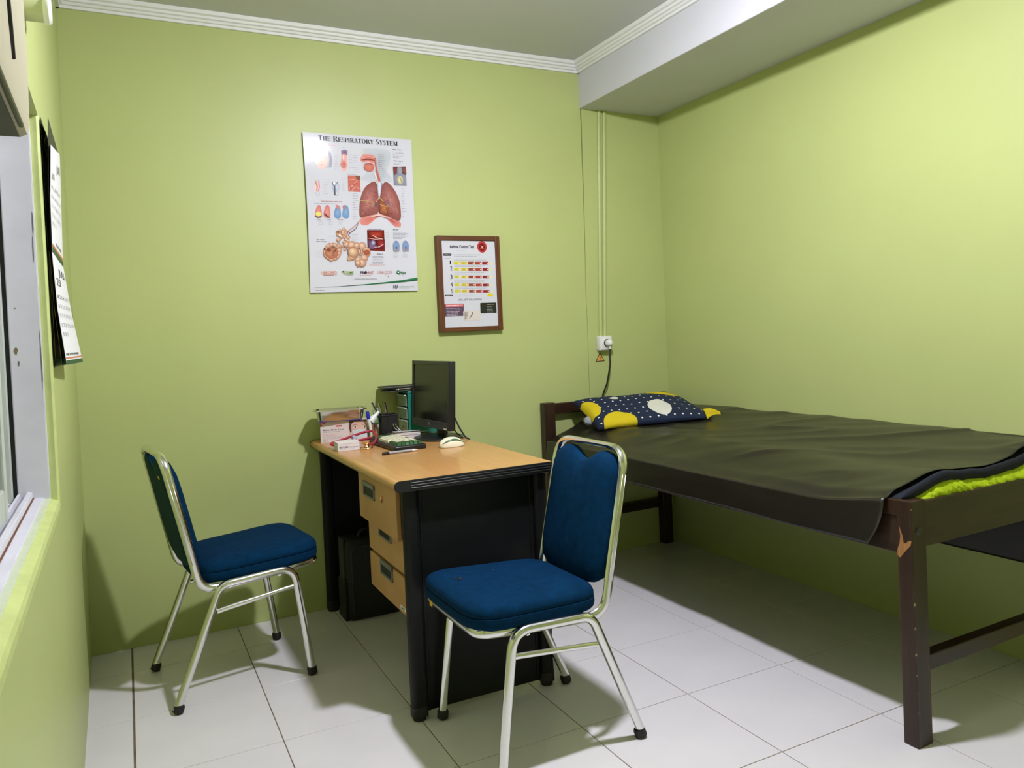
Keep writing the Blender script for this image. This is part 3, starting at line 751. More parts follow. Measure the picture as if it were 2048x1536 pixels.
def bed_top_world(x, y):
    dx, dy = x - BO[0], y - BO[1]; c_, s_ = math.cos(-BR), math.sin(-BR)
    lx, ly = dx * c_ - dy * s_, dx * s_ + dy * c_
    return top_z(max(0, min(BW, lx)), ly) + 0.008
NU, NV = 72, 48
bm = B(); uvl = bm.loops.layers.uv.new('UV')
top = [[bm.verts.new(pil_pt(i / NU, j / NV, 1)) for i in range(NU + 1)] for j in range(NV + 1)]
bot = [[top[j][i] if i in (0, NU) or j in (0, NV) else bm.verts.new(pil_pt(i / NU, j / NV, -1)) for i in range(NU + 1)] for j in range(NV + 1)]
for gsh, fl_ in ((top, False), (bot, True)):
    for j in range(NV):
        for i in range(NU):
            idx = [(i, j), (i + 1, j), (i + 1, j + 1), (i, j + 1)]
            if fl_: idx = idx[::-1]
            f = bm.faces.new([gsh[b][a] for a, b in idx])
            for lp, (a, b) in zip(f.loops, idx):
                lp[uvl].uv = (a / NU, b / NV) if not fl_ else (a / NU, -b / NV)
obj('pillowcase', bm, pattern_mat(), pil, True, recalc=False)
ymat = mat('yellow pillow cotton', (0.62, 0.48, 0.005, 1), 0.85, bump=0.25, bscale=200)
def flap(u, v):                                           # loose yellow corner of the case
    a = FRc + Vector((-0.036, 0.014, 0.010)); t = v
    p = a + Vector((0.062, -0.030, 0.004)) * u + Vector((-0.006, 0.020, 0.046)) * (t - 0.35) * (1 - 0.85 * u)
    p.z += 0.010 * math.sin(u * PI) * math.cos(t * 7) + 0.008 * math.sin(t * PI)
    return p - PO
bm = thicken(grid(16, 10, flap), 0.004)
tag(obj('case_flap', bm, ymat, pil, True), 'loose yellow corner of the pillowcase')
bm = lathe(B(), [(0.0, -0.03), (0.018, -0.022), (0.026, 0.0), (0.018, 0.022), (0.0, 0.03)], 14)
bm.transform(Matrix.Translation(Vector((2.036, -0.245, 0.742)) - PO) @ Matrix.Rotation(R(80), 4, 'Y') @ Matrix.Diagonal((1, 1.6, 1, 1)))
tag(obj('inner_pillow', bm, mat('pale lilac ticking', (0.35, 0.36, 0.42, 1), 0.8), pil, True), 'pale inner pillow peeping out of the open end')

# ------------------------------------------------------------------ wall poster
PX, PZ, PW, PH = 0.771, 1.403, 0.498, 0.701
import numpy as np
def homog(src, dst):
    A = []
    for (x, y), (u, v) in zip(src, dst):
        A.append([x, y, 1, 0, 0, 0, -u * x, -u * y, -u]); A.append([0, 0, 0, x, y, 1, -v * x, -v * y, -v])
    h = np.linalg.svd(np.array(A, float))[2][-1].reshape(3, 3)
    def f(x, y):
        q = h @ np.array([x, y, 1.0]); return (q[0] / q[2], q[1] / q[2])
    return f
poster = thing('wall_poster', 'white anatomy poster of lungs and airways on the back wall', 'poster', (PX, 0, PZ))
def wv_(x, z): return -0.010 - 0.006 * sm(1 - x / 0.05) * math.sin(PI * z / PH) ** 2 - 0.004 * sm(z / PH * 2 - 1)
bm = grid(16, 16, lambda u, v: (u * PW + 0.004 * math.sin(v * PI) * (1 - u), wv_(u * PW, v * PH), v * PH))
thicken(bm, (0, 0.006, 0))
bb = obj('poster_board', bm, mat('glossy white poster paper', (0.62, 0.62, 0.66, 1), 0.09, spec=0.35), poster, 40)
q = homog([(75, 57), (1025, 133), (1080, 1450), (145, 1455)], [(0, PH), (PW, PH), (PW, 0), (0, 0)])
F = Flat(lambda x, y, e: (x + 0.004 * math.sin(y / PH * PI) * (1 - x / PW), wv_(x, y) - 0.0005 - e, y))
S = PW / 945.0
def Pp(pts): return [q(*p) for p in pts]
def EL(x, y, a, b, ci, co=None, L=2, n=22, rot=0.0, off=(0, 0)):
    c = q(x, y); F.ell(c[0], c[1], a * S, b * S, ci, co, L, n, -rot, off=(off[0] * S, -off[1] * S))
def LN(pts, wd, col, L=3): F.line(Pp(pts), [k * S for k in wd] if isinstance(wd, list) else wd * S, col, L)
def smooth_poly(p):
    for _ in range(2): p = [r for a, b in zip(p, p[1:] + p[:1]) for r in ((a[0] * .75 + b[0] * .25, a[1] * .75 + b[1] * .25), (a[0] * .25 + b[0] * .75, a[1] * .25 + b[1] * .75))]
    return p
def FAN(pts, ci, co, L=2, c=None):
    if len(pts) > 6: pts = smooth_poly(list(pts))
    F.fan(Pp(pts), ci, co, L, q(*c) if c else None)
def TX(t, x, y, h, x1, col, L=3, bold=0.0, y1=None):
    a = q(x, y); b_ = q(x1, y if y1 is None else y1); F.text(t, a[0], (a[1] + b_[1]) / 2, h * S, col, L, width=b_[0] - a[0], bold=bold)
def MI(x, y, wd, rows, dy, h, col, L=2, seed=0, ragged=0.3):
    a = q(x, y); F.micro(a[0], a[1], wd * S, rows, dy * S, h * S, col, L, seed, ragged)
INK, GR, LG = rgb(40, 40, 50), rgb(140, 140, 148), rgb(170, 170, 178)
# serif capitals of the title, drawn stroke by stroke
def serif_title(t, x0, y0, h, x1, y1):
    a, b_ = q(x0, y0), q(x1, y1)
    big, small = 1.0, 0.82
    TK, TN, SF = 0.17, 0.055, 0.05
    def st(kind, o, s_, put):
        W = {'T': .62, 'H': .74, 'E': .62, 'R': .70, 'S': .50, 'P': .60, 'I': .30, 'A': .72, 'O': .74, 'Y': .70, 'M': .90, ' ': .28}[kind]
        R4 = lambda xa, ya, xb, yb: put([(xa, ya), (xb, ya), (xb, yb), (xa, yb)])
        def stem(x): R4(x - TK / 2, 0, x + TK / 2, 1); R4(x - TK, 0, x + TK, SF); R4(x - TK, 1 - SF, x + TK, 1)
        def arc(cx, cy, rx, ry, a0, a1, w0, w1, n=10):
            for k in range(n):
                t0, t1 = R(a0 + (a1 - a0) * k / n), R(a0 + (a1 - a0) * (k + 1) / n)
                wa = w0 + (w1 - w0) * abs(math.cos(t0)); wb_ = w0 + (w1 - w0) * abs(math.cos(t1))
                put([(cx + (rx - wa) * math.cos(t0), cy + (ry - TN) * math.sin(t0)), (cx + rx * math.cos(t0), cy + ry * math.sin(t0)), (cx + rx * math.cos(t1), cy + ry * math.sin(t1)), (cx + (rx - wb_) * math.cos(t1), cy + (ry - TN) * math.sin(t1))])
        if kind == 'T': stem(W / 2); R4(.02, 1 - TN, W - .02, 1); R4(.02, .80, .06, 1); R4(W - .06, .80, W - .02, 1)
        if kind == 'H': stem(.17); stem(W - .17); R4(.17, .5, W - .17, .5 + TN)
        if kind == 'E': stem(.17); [R4(.17, yy, W - .03, yy + TN) for yy in (0, 1 - TN)]; R4(.17, .5, W - .12, .5 + TN); R4(W - .07, 0, W - .03, .2); R4(W - .07, .8, W - .03, 1); R4(W - .15, .4, W - .11, .64)
        if kind in 'RP':
            stem(.17); R4(.17, 1 - TN, .40, 1); R4(.17, .45, .40, .45 + TN); arc(.38, .725, .24, .275, -90, 90, .03, TK)
        if kind == 'R': put([(.34, .46), (.50, .46), (.74, 0), (.56, 0)]); R4(.56, 0, .78, SF)
        if kind == 'I': stem(W / 2)
        if kind == 'A': put([(.10, 0), (.16, 0), (.38, 1), (.34, 1)]); put([(.48, 0), (.66, 0), (.42, 1), (.32, 1)]); R4(.18, .30, .52, .30 + TN); R4(.02, 0, .24, SF); R4(.42, 0, .72, SF)
        if kind == 'O': arc(W / 2, .5, .35, .52, 0, 360, .04, TK, 24)
        if kind == 'S': arc(.25, .74, .20, .27, 30, 270, .05, .12, 10); arc(.25, .25, .22, .27, -150, 90, .05, .13, 10); put([(.12, .60), (.20, .50), (.40, .38), (.34, .50)])
        if kind == 'Y': put([(.06, 1), (.24, 1), (.42, .45), (.30, .45)]); put([(.62, 1), (.67, 1), (.41, .45), (.36, .45)]); R4(.35 - TK / 2, 0, .35 + TK / 2, .5); R4(.18, 0, .52, SF); R4(0, 1 - SF, .30, 1); R4(.55, 1 - SF, .74, 1)
        if kind == 'M': R4(.13, 0, .18, 1); stem(W - .16); put([(.10, 1), (.28, 1), (.50, .12), (.42, .0)]); put([(W - .20, 1), (W - .16, 1), (.48, .0), (.42, .0)]); R4(.04, 0, .27, SF); R4(.02, 1 - SF, .25, 1)
        return W
    seq = []; xx = 0
    for wd in t.split(' '):
        for k, ch in enumerate(wd):
            s_ = big if k == 0 else small; seq.append((ch, xx, s_))
            w_ = {'T': .62, 'H': .74, 'E': .62, 'R': .70, 'S': .50, 'P': .60, 'I': .30, 'A': .72, 'O': .74, 'Y': .70, 'M': .90}[ch]
            xx += (w_ + .05) * s_
        xx += .30
    sx = (b_[0] - a[0]) / (xx - .35); sy = h * S
    for ch, ox, s_ in seq:
        st(ch, ox, s_, lambda pts: F.poly([(a[0] + (ox + px * s_) * sx, (a[1] + b_[1]) / 2 + py * s_ * sy) for px, py in pts], INK, 3))
serif_title('THE RESPIRATORY SYSTEM', 212, 133, 44, 905, 186)
sk, skd, flesh, fl2, pink, dkr = rgb(236, 205, 190), rgb(205, 165, 150), rgb(190, 105, 92), rgb(222, 150, 138), rgb(232, 180, 172), rgb(120, 40, 40)
# head studies
FAN([(190, 215), (240, 196), (290, 200), (325, 245), (332, 300), (328, 370), (300, 376), (200, 376), (178, 330), (178, 260)], rgb(205, 205, 215), rgb(190, 190, 200), 1)
EL(235, 300, 55, 82, sk, rgb(228, 200, 190)); FAN([(290, 215), (320, 240), (333, 300), (328, 368), (300, 368), (308, 300)], rgb(150, 145, 160), rgb(175, 172, 182))
LN([(238, 270), (232, 320), (250, 325)], 3, skd); LN([(215, 350), (235, 345), (258, 350)], 4, rgb(205, 140, 135)); LN([(200, 288), (222, 284)], 3, skd); LN([(252, 286), (275, 288)], 3, skd)
MI(295, 176, 100, 1, 8, 7, rgb(225, 170, 170), 2, 1); MI(415, 200, 60, 1, 8, 7, GR, 2, 2)
FAN([(408, 230), (430, 214), (464, 224), (466, 300), (460, 330), (468, 352), (455, 400), (425, 408), (412, 375), (396, 345), (405, 315), (412, 290)], fl2, pink, 2)
FAN([(410, 228), (432, 214), (465, 224), (464, 262), (438, 252), (420, 262)], rgb(110, 85, 115), rgb(150, 130, 155), 3); EL(432, 345, 24, 30, flesh, fl2, 3); EL(428, 285, 10, 28, rgb(240, 225, 222), pink, 3)
for k in range(6): MI(350, 275 + k * 22, 45, 1, 8, 6, LG, 2, 10 + k); MI(478, 262 + k * 22, 70, 1, 8, 6, LG, 2, 20 + k)
# profile head section with airway
FAN([(596, 200), (640, 205), (780, 210), (835, 226), (848, 275), (838, 330), (815, 380), (812, 420), (840, 455), (865, 480), (862, 505), (690, 500), (585, 485), (585, 455), (640, 440), (700, 430), (640, 415), (600, 400), (600, 360), (580, 300), (600, 250)], rgb(176, 180, 186), rgb(196, 199, 204), 1, (740, 330))
FAN([(588, 268), (612, 255), (705, 262), (712, 320), (704, 345), (650, 318), (600, 330), (572, 312)], flesh, fl2, 2); LN([(590, 290), (650, 280), (708, 290)], 5, pink, 3); LN([(590, 308), (650, 302), (706, 312)], 4, dkr, 3)
EL(652, 370, 48, 40, rgb(208, 130, 115), flesh, 3); LN([(604, 365), (615, 340), (650, 328), (690, 342), (704, 375), (690, 410)], 6, rgb(238, 205, 200), 4); LN([(610, 345), (650, 335), (690, 352)], 3, dkr, 4)
LN([(706, 290), (712, 360), (722, 410), (740, 470), (746, 512)], [14, 14, 16, 20, 16], flesh, 3); LN([(700, 420), (712, 460), (738, 515)], [8, 10, 6], rgb(240, 215, 212), 4); FAN([(595, 205), (606, 232), (602, 262), (580, 240)], rgb(225, 215, 190), rgb(200, 200, 190), 2)
for k in range(14): MI(735, 262 + k * 17, 70, 1, 8, 5, rgb(140, 143, 150), 3, 40 + k); 
for k in range(8): MI(520, 270 + k * 20, 50, 1, 8, 5, LG, 2, 60 + k)
MI(862, 218, 95, 1, 9, 9, INK, 2, 80); MI(862, 238, 105, 5, 13, 6, GR, 2, 81); MI(868, 318, 95, 1, 9, 9, INK, 2, 82); MI(868, 336, 90, 2, 10, 6, GR, 2, 83)
# torso inset
F.poly(Pp([(864, 366), (976, 366), (984, 536), (872, 532)]), rgb(120, 118, 128), 2); EL(922, 405, 22, 32, rgb(150, 152, 165), None, 3); FAN([(872, 450), (905, 430), (940, 430), (978, 450), (982, 532), (876, 530)], rgb(150, 152, 165), rgb(135, 136, 150), 3)
FAN([(864, 368), (900, 366), (895, 420), (872, 445)], rgb(140, 60, 50), rgb(110, 60, 55), 4); FAN([(945, 366), (976, 366), (980, 440), (948, 425)], rgb(140, 90, 70), rgb(110, 60, 55), 4); EL(925, 485, 28, 38, rgb(215, 205, 160), rgb(180, 175, 140), 4); LN([(925, 455), (915, 500)], 5, rgb(235, 225, 170), 5); LN([(925, 470), (940, 505)], 4, rgb(110, 100, 90), 5)
# larynx pair and throat inset
EL(195, 545, 30, 50, rgb(235, 215, 215), rgb(222, 200, 202), 2, rot=.1); LN([(182, 485), (200, 530), (195, 575)], 10, rgb(225, 150, 150), 3); LN([(212, 480), (218, 540), (208, 575)], 7, rgb(220, 160, 160), 3); EL(200, 595, 20, 22, rgb(215, 215, 222), rgb(190, 190, 200), 2)
EL(360, 540, 34, 46, rgb(205, 210, 222), rgb(180, 186, 200), 2); LN([(328, 498), (350, 535), (352, 612)], [5, 12, 12], rgb(95, 100, 112), 3); LN([(380, 495), (345, 540)], 6, rgb(120, 125, 140), 3); EL(345, 510, 10, 12, rgb(235, 236, 240), None, 4); EL(368, 596, 18, 22, rgb(210, 213, 222), rgb(180, 184, 196), 2)
for k in range(7): MI(250, 478 + k * 20, 55, 1, 8, 5, LG, 2, 90 + k); MI(415, 462 + k * 18, 48, 1, 8, 5, LG, 2, 100 + k)
MI(255, 440, 50, 1, 8, 6, rgb(225, 190, 190), 2, 111); MI(460, 430, 110, 1, 8, 8, rgb(120, 100, 90), 2, 112)
F.poly(Pp([(466, 440), (574, 446), (580, 586), (470, 580)]), rgb(196, 112, 96), 2); FAN([(535, 443), (575, 446), (577, 480), (545, 470)], rgb(110, 88, 70), rgb(140, 90, 76), 3); LN([(470, 480), (520, 475), (548, 492), (490, 545), (474, 570)], [4, 6, 8, 10, 8], rgb(222, 160, 150), 3); LN([(505, 530), (545, 505)], 4, dkr, 4); LN([(485, 560), (498, 540)], 5, rgb(95, 45, 40), 4); LN([(500, 575), (530, 540), (575, 565)], 6, rgb(225, 165, 155), 3)
# the big lungs
LN([(740, 500), (742, 600), (742, 640)], [22, 20, 14], rgb(205, 215, 225), 3); LN([(722, 520), (718, 590), (735, 635)], [12, 10, 8], rgb(140, 150, 165), 2); LN([(765, 510), (768, 590), (750, 640)], [12, 10, 8], rgb(140, 150, 165), 2)
lung, lung2, lungd = rgb(186, 122, 114), rgb(136, 78, 72), rgb(112, 52, 48)
FAN([(672, 500), (705, 496), (722, 520), (728, 580), (738, 640), (738, 780), (690, 782), (630, 796), (568, 818), (566, 720), (580, 620), (615, 545)], lung, lung2, 3, (655, 650))
FAN([(790, 500), (820, 505), (870, 560), (912, 640), (930, 720), (934, 845), (880, 830), (825, 800), (800, 770), (742, 775), (740, 650), (755, 600), (765, 530)], lung, lung2, 3, (835, 650))
for k in range(170):
    rn = random.Random(300 + k); left = k % 2 == 0
    x = rn.uniform(590, 715) if left else rn.uniform(770, 905); y = rn.uniform(560, 780); a = rn.uniform(0, PI)
    if (left and x < 660 - (y - 500) * .3) or (not left and x > 800 + (y - 480) * .42): continue
    l = rn.uniform(8, 20); LN([(x, y), (x + l * math.cos(a), y + l * math.sin(a)), (x + l * 1.5 * math.cos(a + .5), y + l * 1.5 * math.sin(a + .5))], [2.6, 1.8, .6], rn.choice([rgb(214, 168, 150), lungd, lungd, rgb(205, 165, 118), rgb(120, 100, 122), rgb(160, 95, 86), rgb(160, 95, 86)]), 4)
LN([(572, 664), (640, 668), (700, 690)], 3, rgb(215, 190, 120), 5); LN([(735, 640), (705, 690), (660, 715)], [6, 4, 2], rgb(205, 180, 110), 5); LN([(745, 640), (790, 690), (840, 720)], [6, 4, 2], rgb(205, 180, 110), 5); EL(712, 700, 14, 22, rgb(85, 80, 115), rgb(130, 90, 90), 5); EL(815, 690, 18, 30, rgb(110, 100, 140), rgb(150, 95, 90), 4)
FAN([(740, 660), (790, 680), (828, 740), (825, 798), (745, 772)], rgb(190, 120, 80), rgb(130, 70, 50), 5); LN([(745, 700), (815, 720)], 3, rgb(220, 190, 120), 6); LN([(739, 655), (740, 770)], 4, dkr, 6); LN([(800, 735), (822, 795)], 5, lungd, 6)
FAN([(568, 820), (640, 795), (700, 782), (742, 776), (790, 800), (720, 812), (680, 850), (630, 882), (575, 870)], rgb(205, 110, 102), rgb(215, 140, 130), 2); FAN([(742, 776), (800, 775), (860, 825), (934, 850), (934, 898), (880, 895), (835, 850), (790, 806)], rgb(180, 80, 76), rgb(212, 140, 132), 2); FAN([(640, 800), (742, 776), (860, 830), (790, 806), (742, 792), (690, 806)], rgb(240, 215, 212), rgb(225, 175, 170), 3)
for k in range(12): MI(508, 600 + k * 20, 52, 1, 8, 6, GR, 2, 120 + k); MI(938, 560 + k * 22, 46, 1, 8, 6, GR, 2, 140 + k)
# four small lungs
MI(232, 665, 190, 1, 9, 9, rgb(170, 90, 95), 2, 160); MI(170, 682, 280, 1, 8, 6, GR, 2, 161)
def small_lung(x, y, c1, c2, flip, L=2):
    s_ = -1 if flip else 1
    FAN([(x + s_ * dx, y + dy) for dx, dy in ((-28, 50), (-30, 10), (-14, -45), (5, -58), (22, -45), (30, 0), (34, 52), (5, 62))], c1, c2, L)
small_lung(207, 752, rgb(228, 150, 140), rgb(205, 120, 115), False); EL(208, 776, 26, 20, rgb(230, 222, 110), rgb(222, 205, 120), 3); LN([(176, 795), (205, 806), (236, 792)], 6, rgb(90, 110, 105), 4)
small_lung(282, 752, rgb(226, 150, 140), rgb(205, 120, 115), False); LN([(258, 770), (275, 785), (290, 800), (312, 808)], [4, 8, 6, 5], rgb(80, 65, 70), 4)
small_lung(374, 756, rgb(140, 170, 205), rgb(110, 145, 185), False); EL(374, 716, 14, 18, rgb(210, 130, 125), None, 3)
small_lung(446, 756, rgb(140, 170, 205), rgb(110, 145, 185), False); EL(432, 718, 10, 18, rgb(195, 120, 120), None, 3)
for k, x in enumerate((195, 285, 375)): MI(x, 828, 60, 1, 8, 8, GR, 2, 170 + k); MI(x + 10, 842, 45, 3, 11, 5, LG, 2, 175 + k)
# alveoli
vn = rgb(105, 95, 115)
LN([(572, 830), (530, 880), (470, 925), (445, 985)], [6, 9, 11, 8], rgb(190, 150, 140), 3); LN([(560, 850), (535, 905), (480, 945), (460, 985)], [4, 6, 8, 5], vn, 4); LN([(470, 930), (440, 975)], 9, rgb(160, 90, 90), 4); LN([(440, 930), (410, 975), (395, 1020)], 8, rgb(205, 170, 150), 3)
c1, c2, c3 = rgb(232, 200, 172), rgb(172, 122, 96), rgb(150, 98, 76)
for k in range(40):
    rn = random.Random(500 + k); t = k / 40
    x = 380 + 95 * rn.random() - 10 * t; y = 915 + 165 * t + rn.uniform(-18, 18); EL(x, y, rn.uniform(11, 19), rn.uniform(10, 17), c1, c2, 3 + k % 3, 12, off=(-4, -5))
EL(378, 935, 16, 14, rgb(110, 60, 50), c2, 6, 12); EL(395, 965, 12, 10, rgb(240, 225, 205), c1, 6, 12)
for k in range(26):
    a = 2 * PI * k / 26; rn = random.Random(600 + k); EL(330 + 62 * math.cos(a), 1105 + 62 * math.sin(a), rn.uniform(15, 23), rn.uniform(14, 21), c1, c2, 3 + k % 2, 12, off=(-5, -6))
EL(322, 1115, 58, 50, rgb(196, 130, 104), rgb(170, 105, 84), 5)
for k in range(20):
    rn = random.Random(640 + k); EL(rn.uniform(280, 370), rn.uniform(1082, 1152), rn.uniform(6, 13), rn.uniform(5, 11), rn.choice([rgb(120, 62, 50), rgb(150, 82, 66), rgb(214, 158, 130)]), c2, 6, 10)
EL(296, 1088, 20, 17, rgb(120, 66, 52), rgb(150, 90, 70), 7); EL(262, 1080, 9, 9, rgb(60, 40, 36), None, 7, 10); EL(352, 1098, 9, 8, rgb(110, 60, 48), None, 7, 10)
for k, (x, y, a) in enumerate(((455, 1040, 30), (500, 1050, 38), (545, 1055, 30), (592, 1058, 36), (630, 1095, 30), (635, 1120, 30), (610, 1160, 34), (560, 1180, 34), (500, 1150, 32), (480, 1165, 22), (590, 1205, 38), (555, 1205, 26), (575, 1110, 30), (555, 1228, 14))):
    EL(x, y, a, a * .93, c1, c2 if k < 12 else c3, 4 + (k % 3), 18, off=(-a * .25, -a * .3))
EL(512, 1110, 50, 48, rgb(238, 208, 170), rgb(160, 108, 80), 8, 24, off=(-10, -12)); EL(630, 1115, 26, 24, rgb(176, 88, 68), rgb(150, 84, 66), 8)
for k in range(16):
    rn = random.Random(680 + k); EL(rn.uniform(560, 600), rn.uniform(1070, 1175), rn.uniform(5, 9), rn.uniform(5, 8), rgb(235, 222, 205), c2, 8, 10)
LN([(430, 1060), (462, 1085), (470, 1130)], [4, 5, 3], vn, 8); LN([(545, 1055), (575, 1085), (580, 1150)], [3, 4, 2], vn, 9)
MI(190, 1000, 80, 1, 8, 9, INK, 2, 700); MI(190, 1016, 160, 1, 8, 8, INK, 2, 701); MI(295, 970, 90, 1, 8, 5, GR, 2, 702)
for k in range(6): MI(500, 958 + k * 14, 75, 1, 8, 5, LG, 2, 710 + k)
for k in range(4): MI(190, 1098 + k * 16, 55, 1, 8, 5, LG, 2, 720 + k)
# tissue inset
MI(640, 912, 145, 1, 9, 9, INK, 2, 730); F.poly(Pp([(634, 918), (784, 920), (792, 1106), (640, 1095)]), rgb(120, 40, 38), 2)
FAN([(640, 930), (780, 925), (786, 985), (720, 990), (645, 980)], rgb(185, 70, 50), rgb(100, 30, 30), 3); FAN([(640, 1010), (700, 1005), (720, 1060), (690, 1090), (645, 1088)], rgb(130, 115, 145), rgb(90, 50, 70), 3); FAN([(712, 1000), (788, 1000), (790, 1075), (730, 1080)], rgb(170, 55, 55), rgb(90, 25, 30), 3)
LN([(680, 965), (720, 990), (770, 1000)], [5, 8, 5], rgb(232, 190, 180), 4); LN([(640, 990), (700, 1000), (750, 1005)], [3, 6, 3], rgb(225, 170, 165), 4); LN([(690, 1070), (740, 1066), (780, 1040)], [3, 6, 3], rgb(235, 200, 205), 4); EL(686, 1030, 18, 20, rgb(195, 190, 215), rgb(130, 115, 145), 4); LN([(720, 1005), (724, 1085)], 6, rgb(60, 25, 35), 4)
for k in range(7): MI(800, 945 + k * 20, 40, 1, 8, 5, LG, 2, 740 + k)
MI(862, 920, 62, 1, 9, 9, INK, 2, 750); MI(862, 940, 150, 6, 11, 6, GR, 2, 751); MI(720, 1130, 80, 1, 9, 9, INK, 2, 752); MI(680, 1148, 130, 6, 13, 6, GR, 2, 753); MI(655, 1224, 160, 1, 8, 6, rgb(225, 130, 130), 2, 754)
for x in (890, 972):
    EL(x, 1060, 30, 46, rgb(120, 160, 205), rgb(130, 140, 165), 3); FAN([(x - 28, 1075), (x + 28, 1075), (x + 26, 1106), (x - 24, 1106)], rgb(130, 132, 150), rgb(150, 152, 165), 4); EL(x, 1075, 9, 14, rgb(80, 85, 120), rgb(110, 120, 160), 5); MI(x - 20, 1122, 40, 1, 8, 8, GR, 2, int(x)); MI(x - 25, 1138, 50, 3, 11, 5, LG, 2, int(x) + 1)
# maker's row, swoosh and emblem
TX('LIBROPED', 238, 1296, 24, 372, rgb(215, 130, 70), bold=-.006); LN([(252, 1304), (345, 1304)], 4, rgb(222, 110, 80)); LN([(350, 1304), (378, 1303)], 2, GR)
TX('TEXIME', 418, 1296, 22, 518, rgb(130, 165, 40), bold=.01); EL(424, 1277, 8, 4, rgb(40, 70, 50), None, 4); LN([(432, 1303), (516, 1301)], 3, rgb(150, 180, 90)); MI(465, 1312, 52, 1, 8, 5, GR, 2, 760)
TX('PRO', 578, 1298, 22, 632, rgb(70, 70, 95), bold=.02); EL(622, 1286, 12, 11, rgb(90, 35, 40), rgb(60, 50, 60), 4); TX('-INZ', 636, 1298, 22, 692, rgb(176, 80, 80), bold=-.004); MI(570, 1310, 125, 1, 8, 5, rgb(210, 130, 130), 2, 761)
TX('LIBROCEF', 728, 1299, 24, 856, rgb(205, 120, 135), bold=-.012); MI(785, 1310, 70, 1, 8, 5, rgb(220, 150, 160), 2, 762); EL(820, 1323, 4, 4, INK, None, 3, 8)
EL(906, 1289, 15, 16, rgb(20, 105, 60), None, 3); EL(906, 1289, 8, 8, rgb(235, 240, 238), None, 4); LN([(908, 1296), (918, 1306)], 6, rgb(20, 105, 60), 4); TX('Vlox', 922, 1302, 22, 976, rgb(20, 105, 60), bold=.02); MI(940, 1312, 38, 1, 8, 5, GR, 2, 763)
MI(530, 1343, 200, 1, 8, 7, GR, 2, 764, 0.02); MI(520, 1350, 210, 1, 8, 7, LG, 2, 765, 0.02)
F.add(Pp([(185, 1413), (250, 1411), (400, 1404), (600, 1390), (800, 1372), (950, 1355), (1077, 1334)]) + Pp([(1077, 1362), (950, 1375), (800, 1385), (600, 1398), (400, 1407), (250, 1413), (185, 1415)]), [(0, 1, 12, 13), (1, 2, 11, 12), (2, 3, 10, 11), (3, 4, 9, 10), (4, 5, 8, 9), (5, 6, 7, 8)], [rgb(150, 150, 150)] * 2 + [rgb(40, 90, 70)] + [rgb(60, 130, 85)] * 4 + [rgb(20, 70, 45)] * 5 + [rgb(150, 150, 150)] * 2, 2)
MI(190, 1437, 85, 1, 8, 6, GR, 2, 766)
for x in (866, 880): LN([(x, 1398), (x + 1, 1428)], 5, rgb(60, 70, 75))
LN([(866, 1413), (880, 1413)], 4, rgb(60, 70, 75)); LN([(888, 1398), (888, 1424)], 3, rgb(40, 120, 70)); LN([(898, 1398), (898, 1420), (890, 1428)], 6, rgb(60, 70, 75))
TX('HEXPHARM JAYA', 912, 1420, 12, 1045, rgb(130, 150, 140), bold=.0); TX('A KALBE Company', 912, 1432, 7, 1005, rgb(150, 155, 155), bold=-.01)
F.build('poster_print', 'poster', poster)

# ------------------------------------------------------------------ framed asthma questionnaire
FX0, FX1, FZ0, FZ1, FY = 1.364, 1.694, 1.203, 1.660, -0.032
frm = thing('framed_notice', 'brown wood framed asthma score sheet on the back wall', 'picture frame', (FX0, 0, FZ0))
def fobj(name, bm, m, parent=None, smooth=False):
    bm.transform(Matrix.Translation((-FX0, 0, -FZ0))); return obj(name, bm, m, parent or frm, smooth)
fw = 0.027
for (xa, xb, za, zb) in ((FX0, FX0 + fw, FZ0, FZ1), (FX1 - fw * .9, FX1, FZ0, FZ1)): fobj('frame_bar', bx(xa, xb, FY, -0.001, za, zb, 0.003), 'frame_wood')
for (za, zb) in ((FZ0, FZ0 + fw * .8), (FZ1 - fw * .85, FZ1)):
    bm = bx(FX0 + fw - .001, FX1 - fw * .9 + .001, FY + 0.0012, -0.001, za, zb, 0.003)
    bm.transform(Matrix.Translation((-FX0, 0, -FZ0)))
    o = obj('frame_bar', bm, wood('brown frame wood across', (0.075, 0.023, 0.006, 1), (0.145, 0.046, 0.011, 1), 0.45, (5, 90, 90), bump=0.15), frm)
qx0, qx1, qz0, qz1 = FX0 + fw - .002, FX1 - fw * .9 + .002, FZ0 + fw * .8 - .002, FZ1 - fw * .85 + .002
fobj('backing_paper', bx(qx0, qx1, FY + 0.008, FY + 0.012, qz0, qz1), mat('glazed white sheet', (0.62, 0.62, 0.66, 1), 0.09, spec=0.35))
q = homog([(215, 197), (905, 203), (968, 1297), (290, 1330)], [(qx0 - FX0, qz1 - FZ0), (qx1 - FX0, qz1 - FZ0), (qx1 - FX0, qz0 - FZ0), (qx0 - FX0, qz0 - FZ0)])
S = (qx1 - qx0) / 690.0
F = Flat(lambda x, y, e: (x, FY + 0.008 - 0.0003 - e, y))
TX('Asthma Control Test', 330, 299, 33, 645, rgb(30, 30, 38), bold=.03)
EL(743, 284, 62, 68, rgb(150, 25, 40), rgb(175, 30, 40), 2, 30); EL(743, 284, 50, 56, rgb(210, 90, 90), None, 3, 30); EL(743, 284, 45, 51, rgb(140, 20, 32), None, 4, 30); EL(743, 286, 34, 38, rgb(60, 20, 25), rgb(90, 20, 28), 5, 6); EL(743, 288, 14, 15, rgb(225, 150, 140), None, 6); 
for k in range(4):
    a = R(45 + 90 * k); EL(743 + 22 * math.cos(a), 286 + 24 * math.sin(a), 9, 10, rgb(170, 50, 50), None, 6, 10)
MI(420, 335, 130, 1, 10, 6, LG, 2, 3)
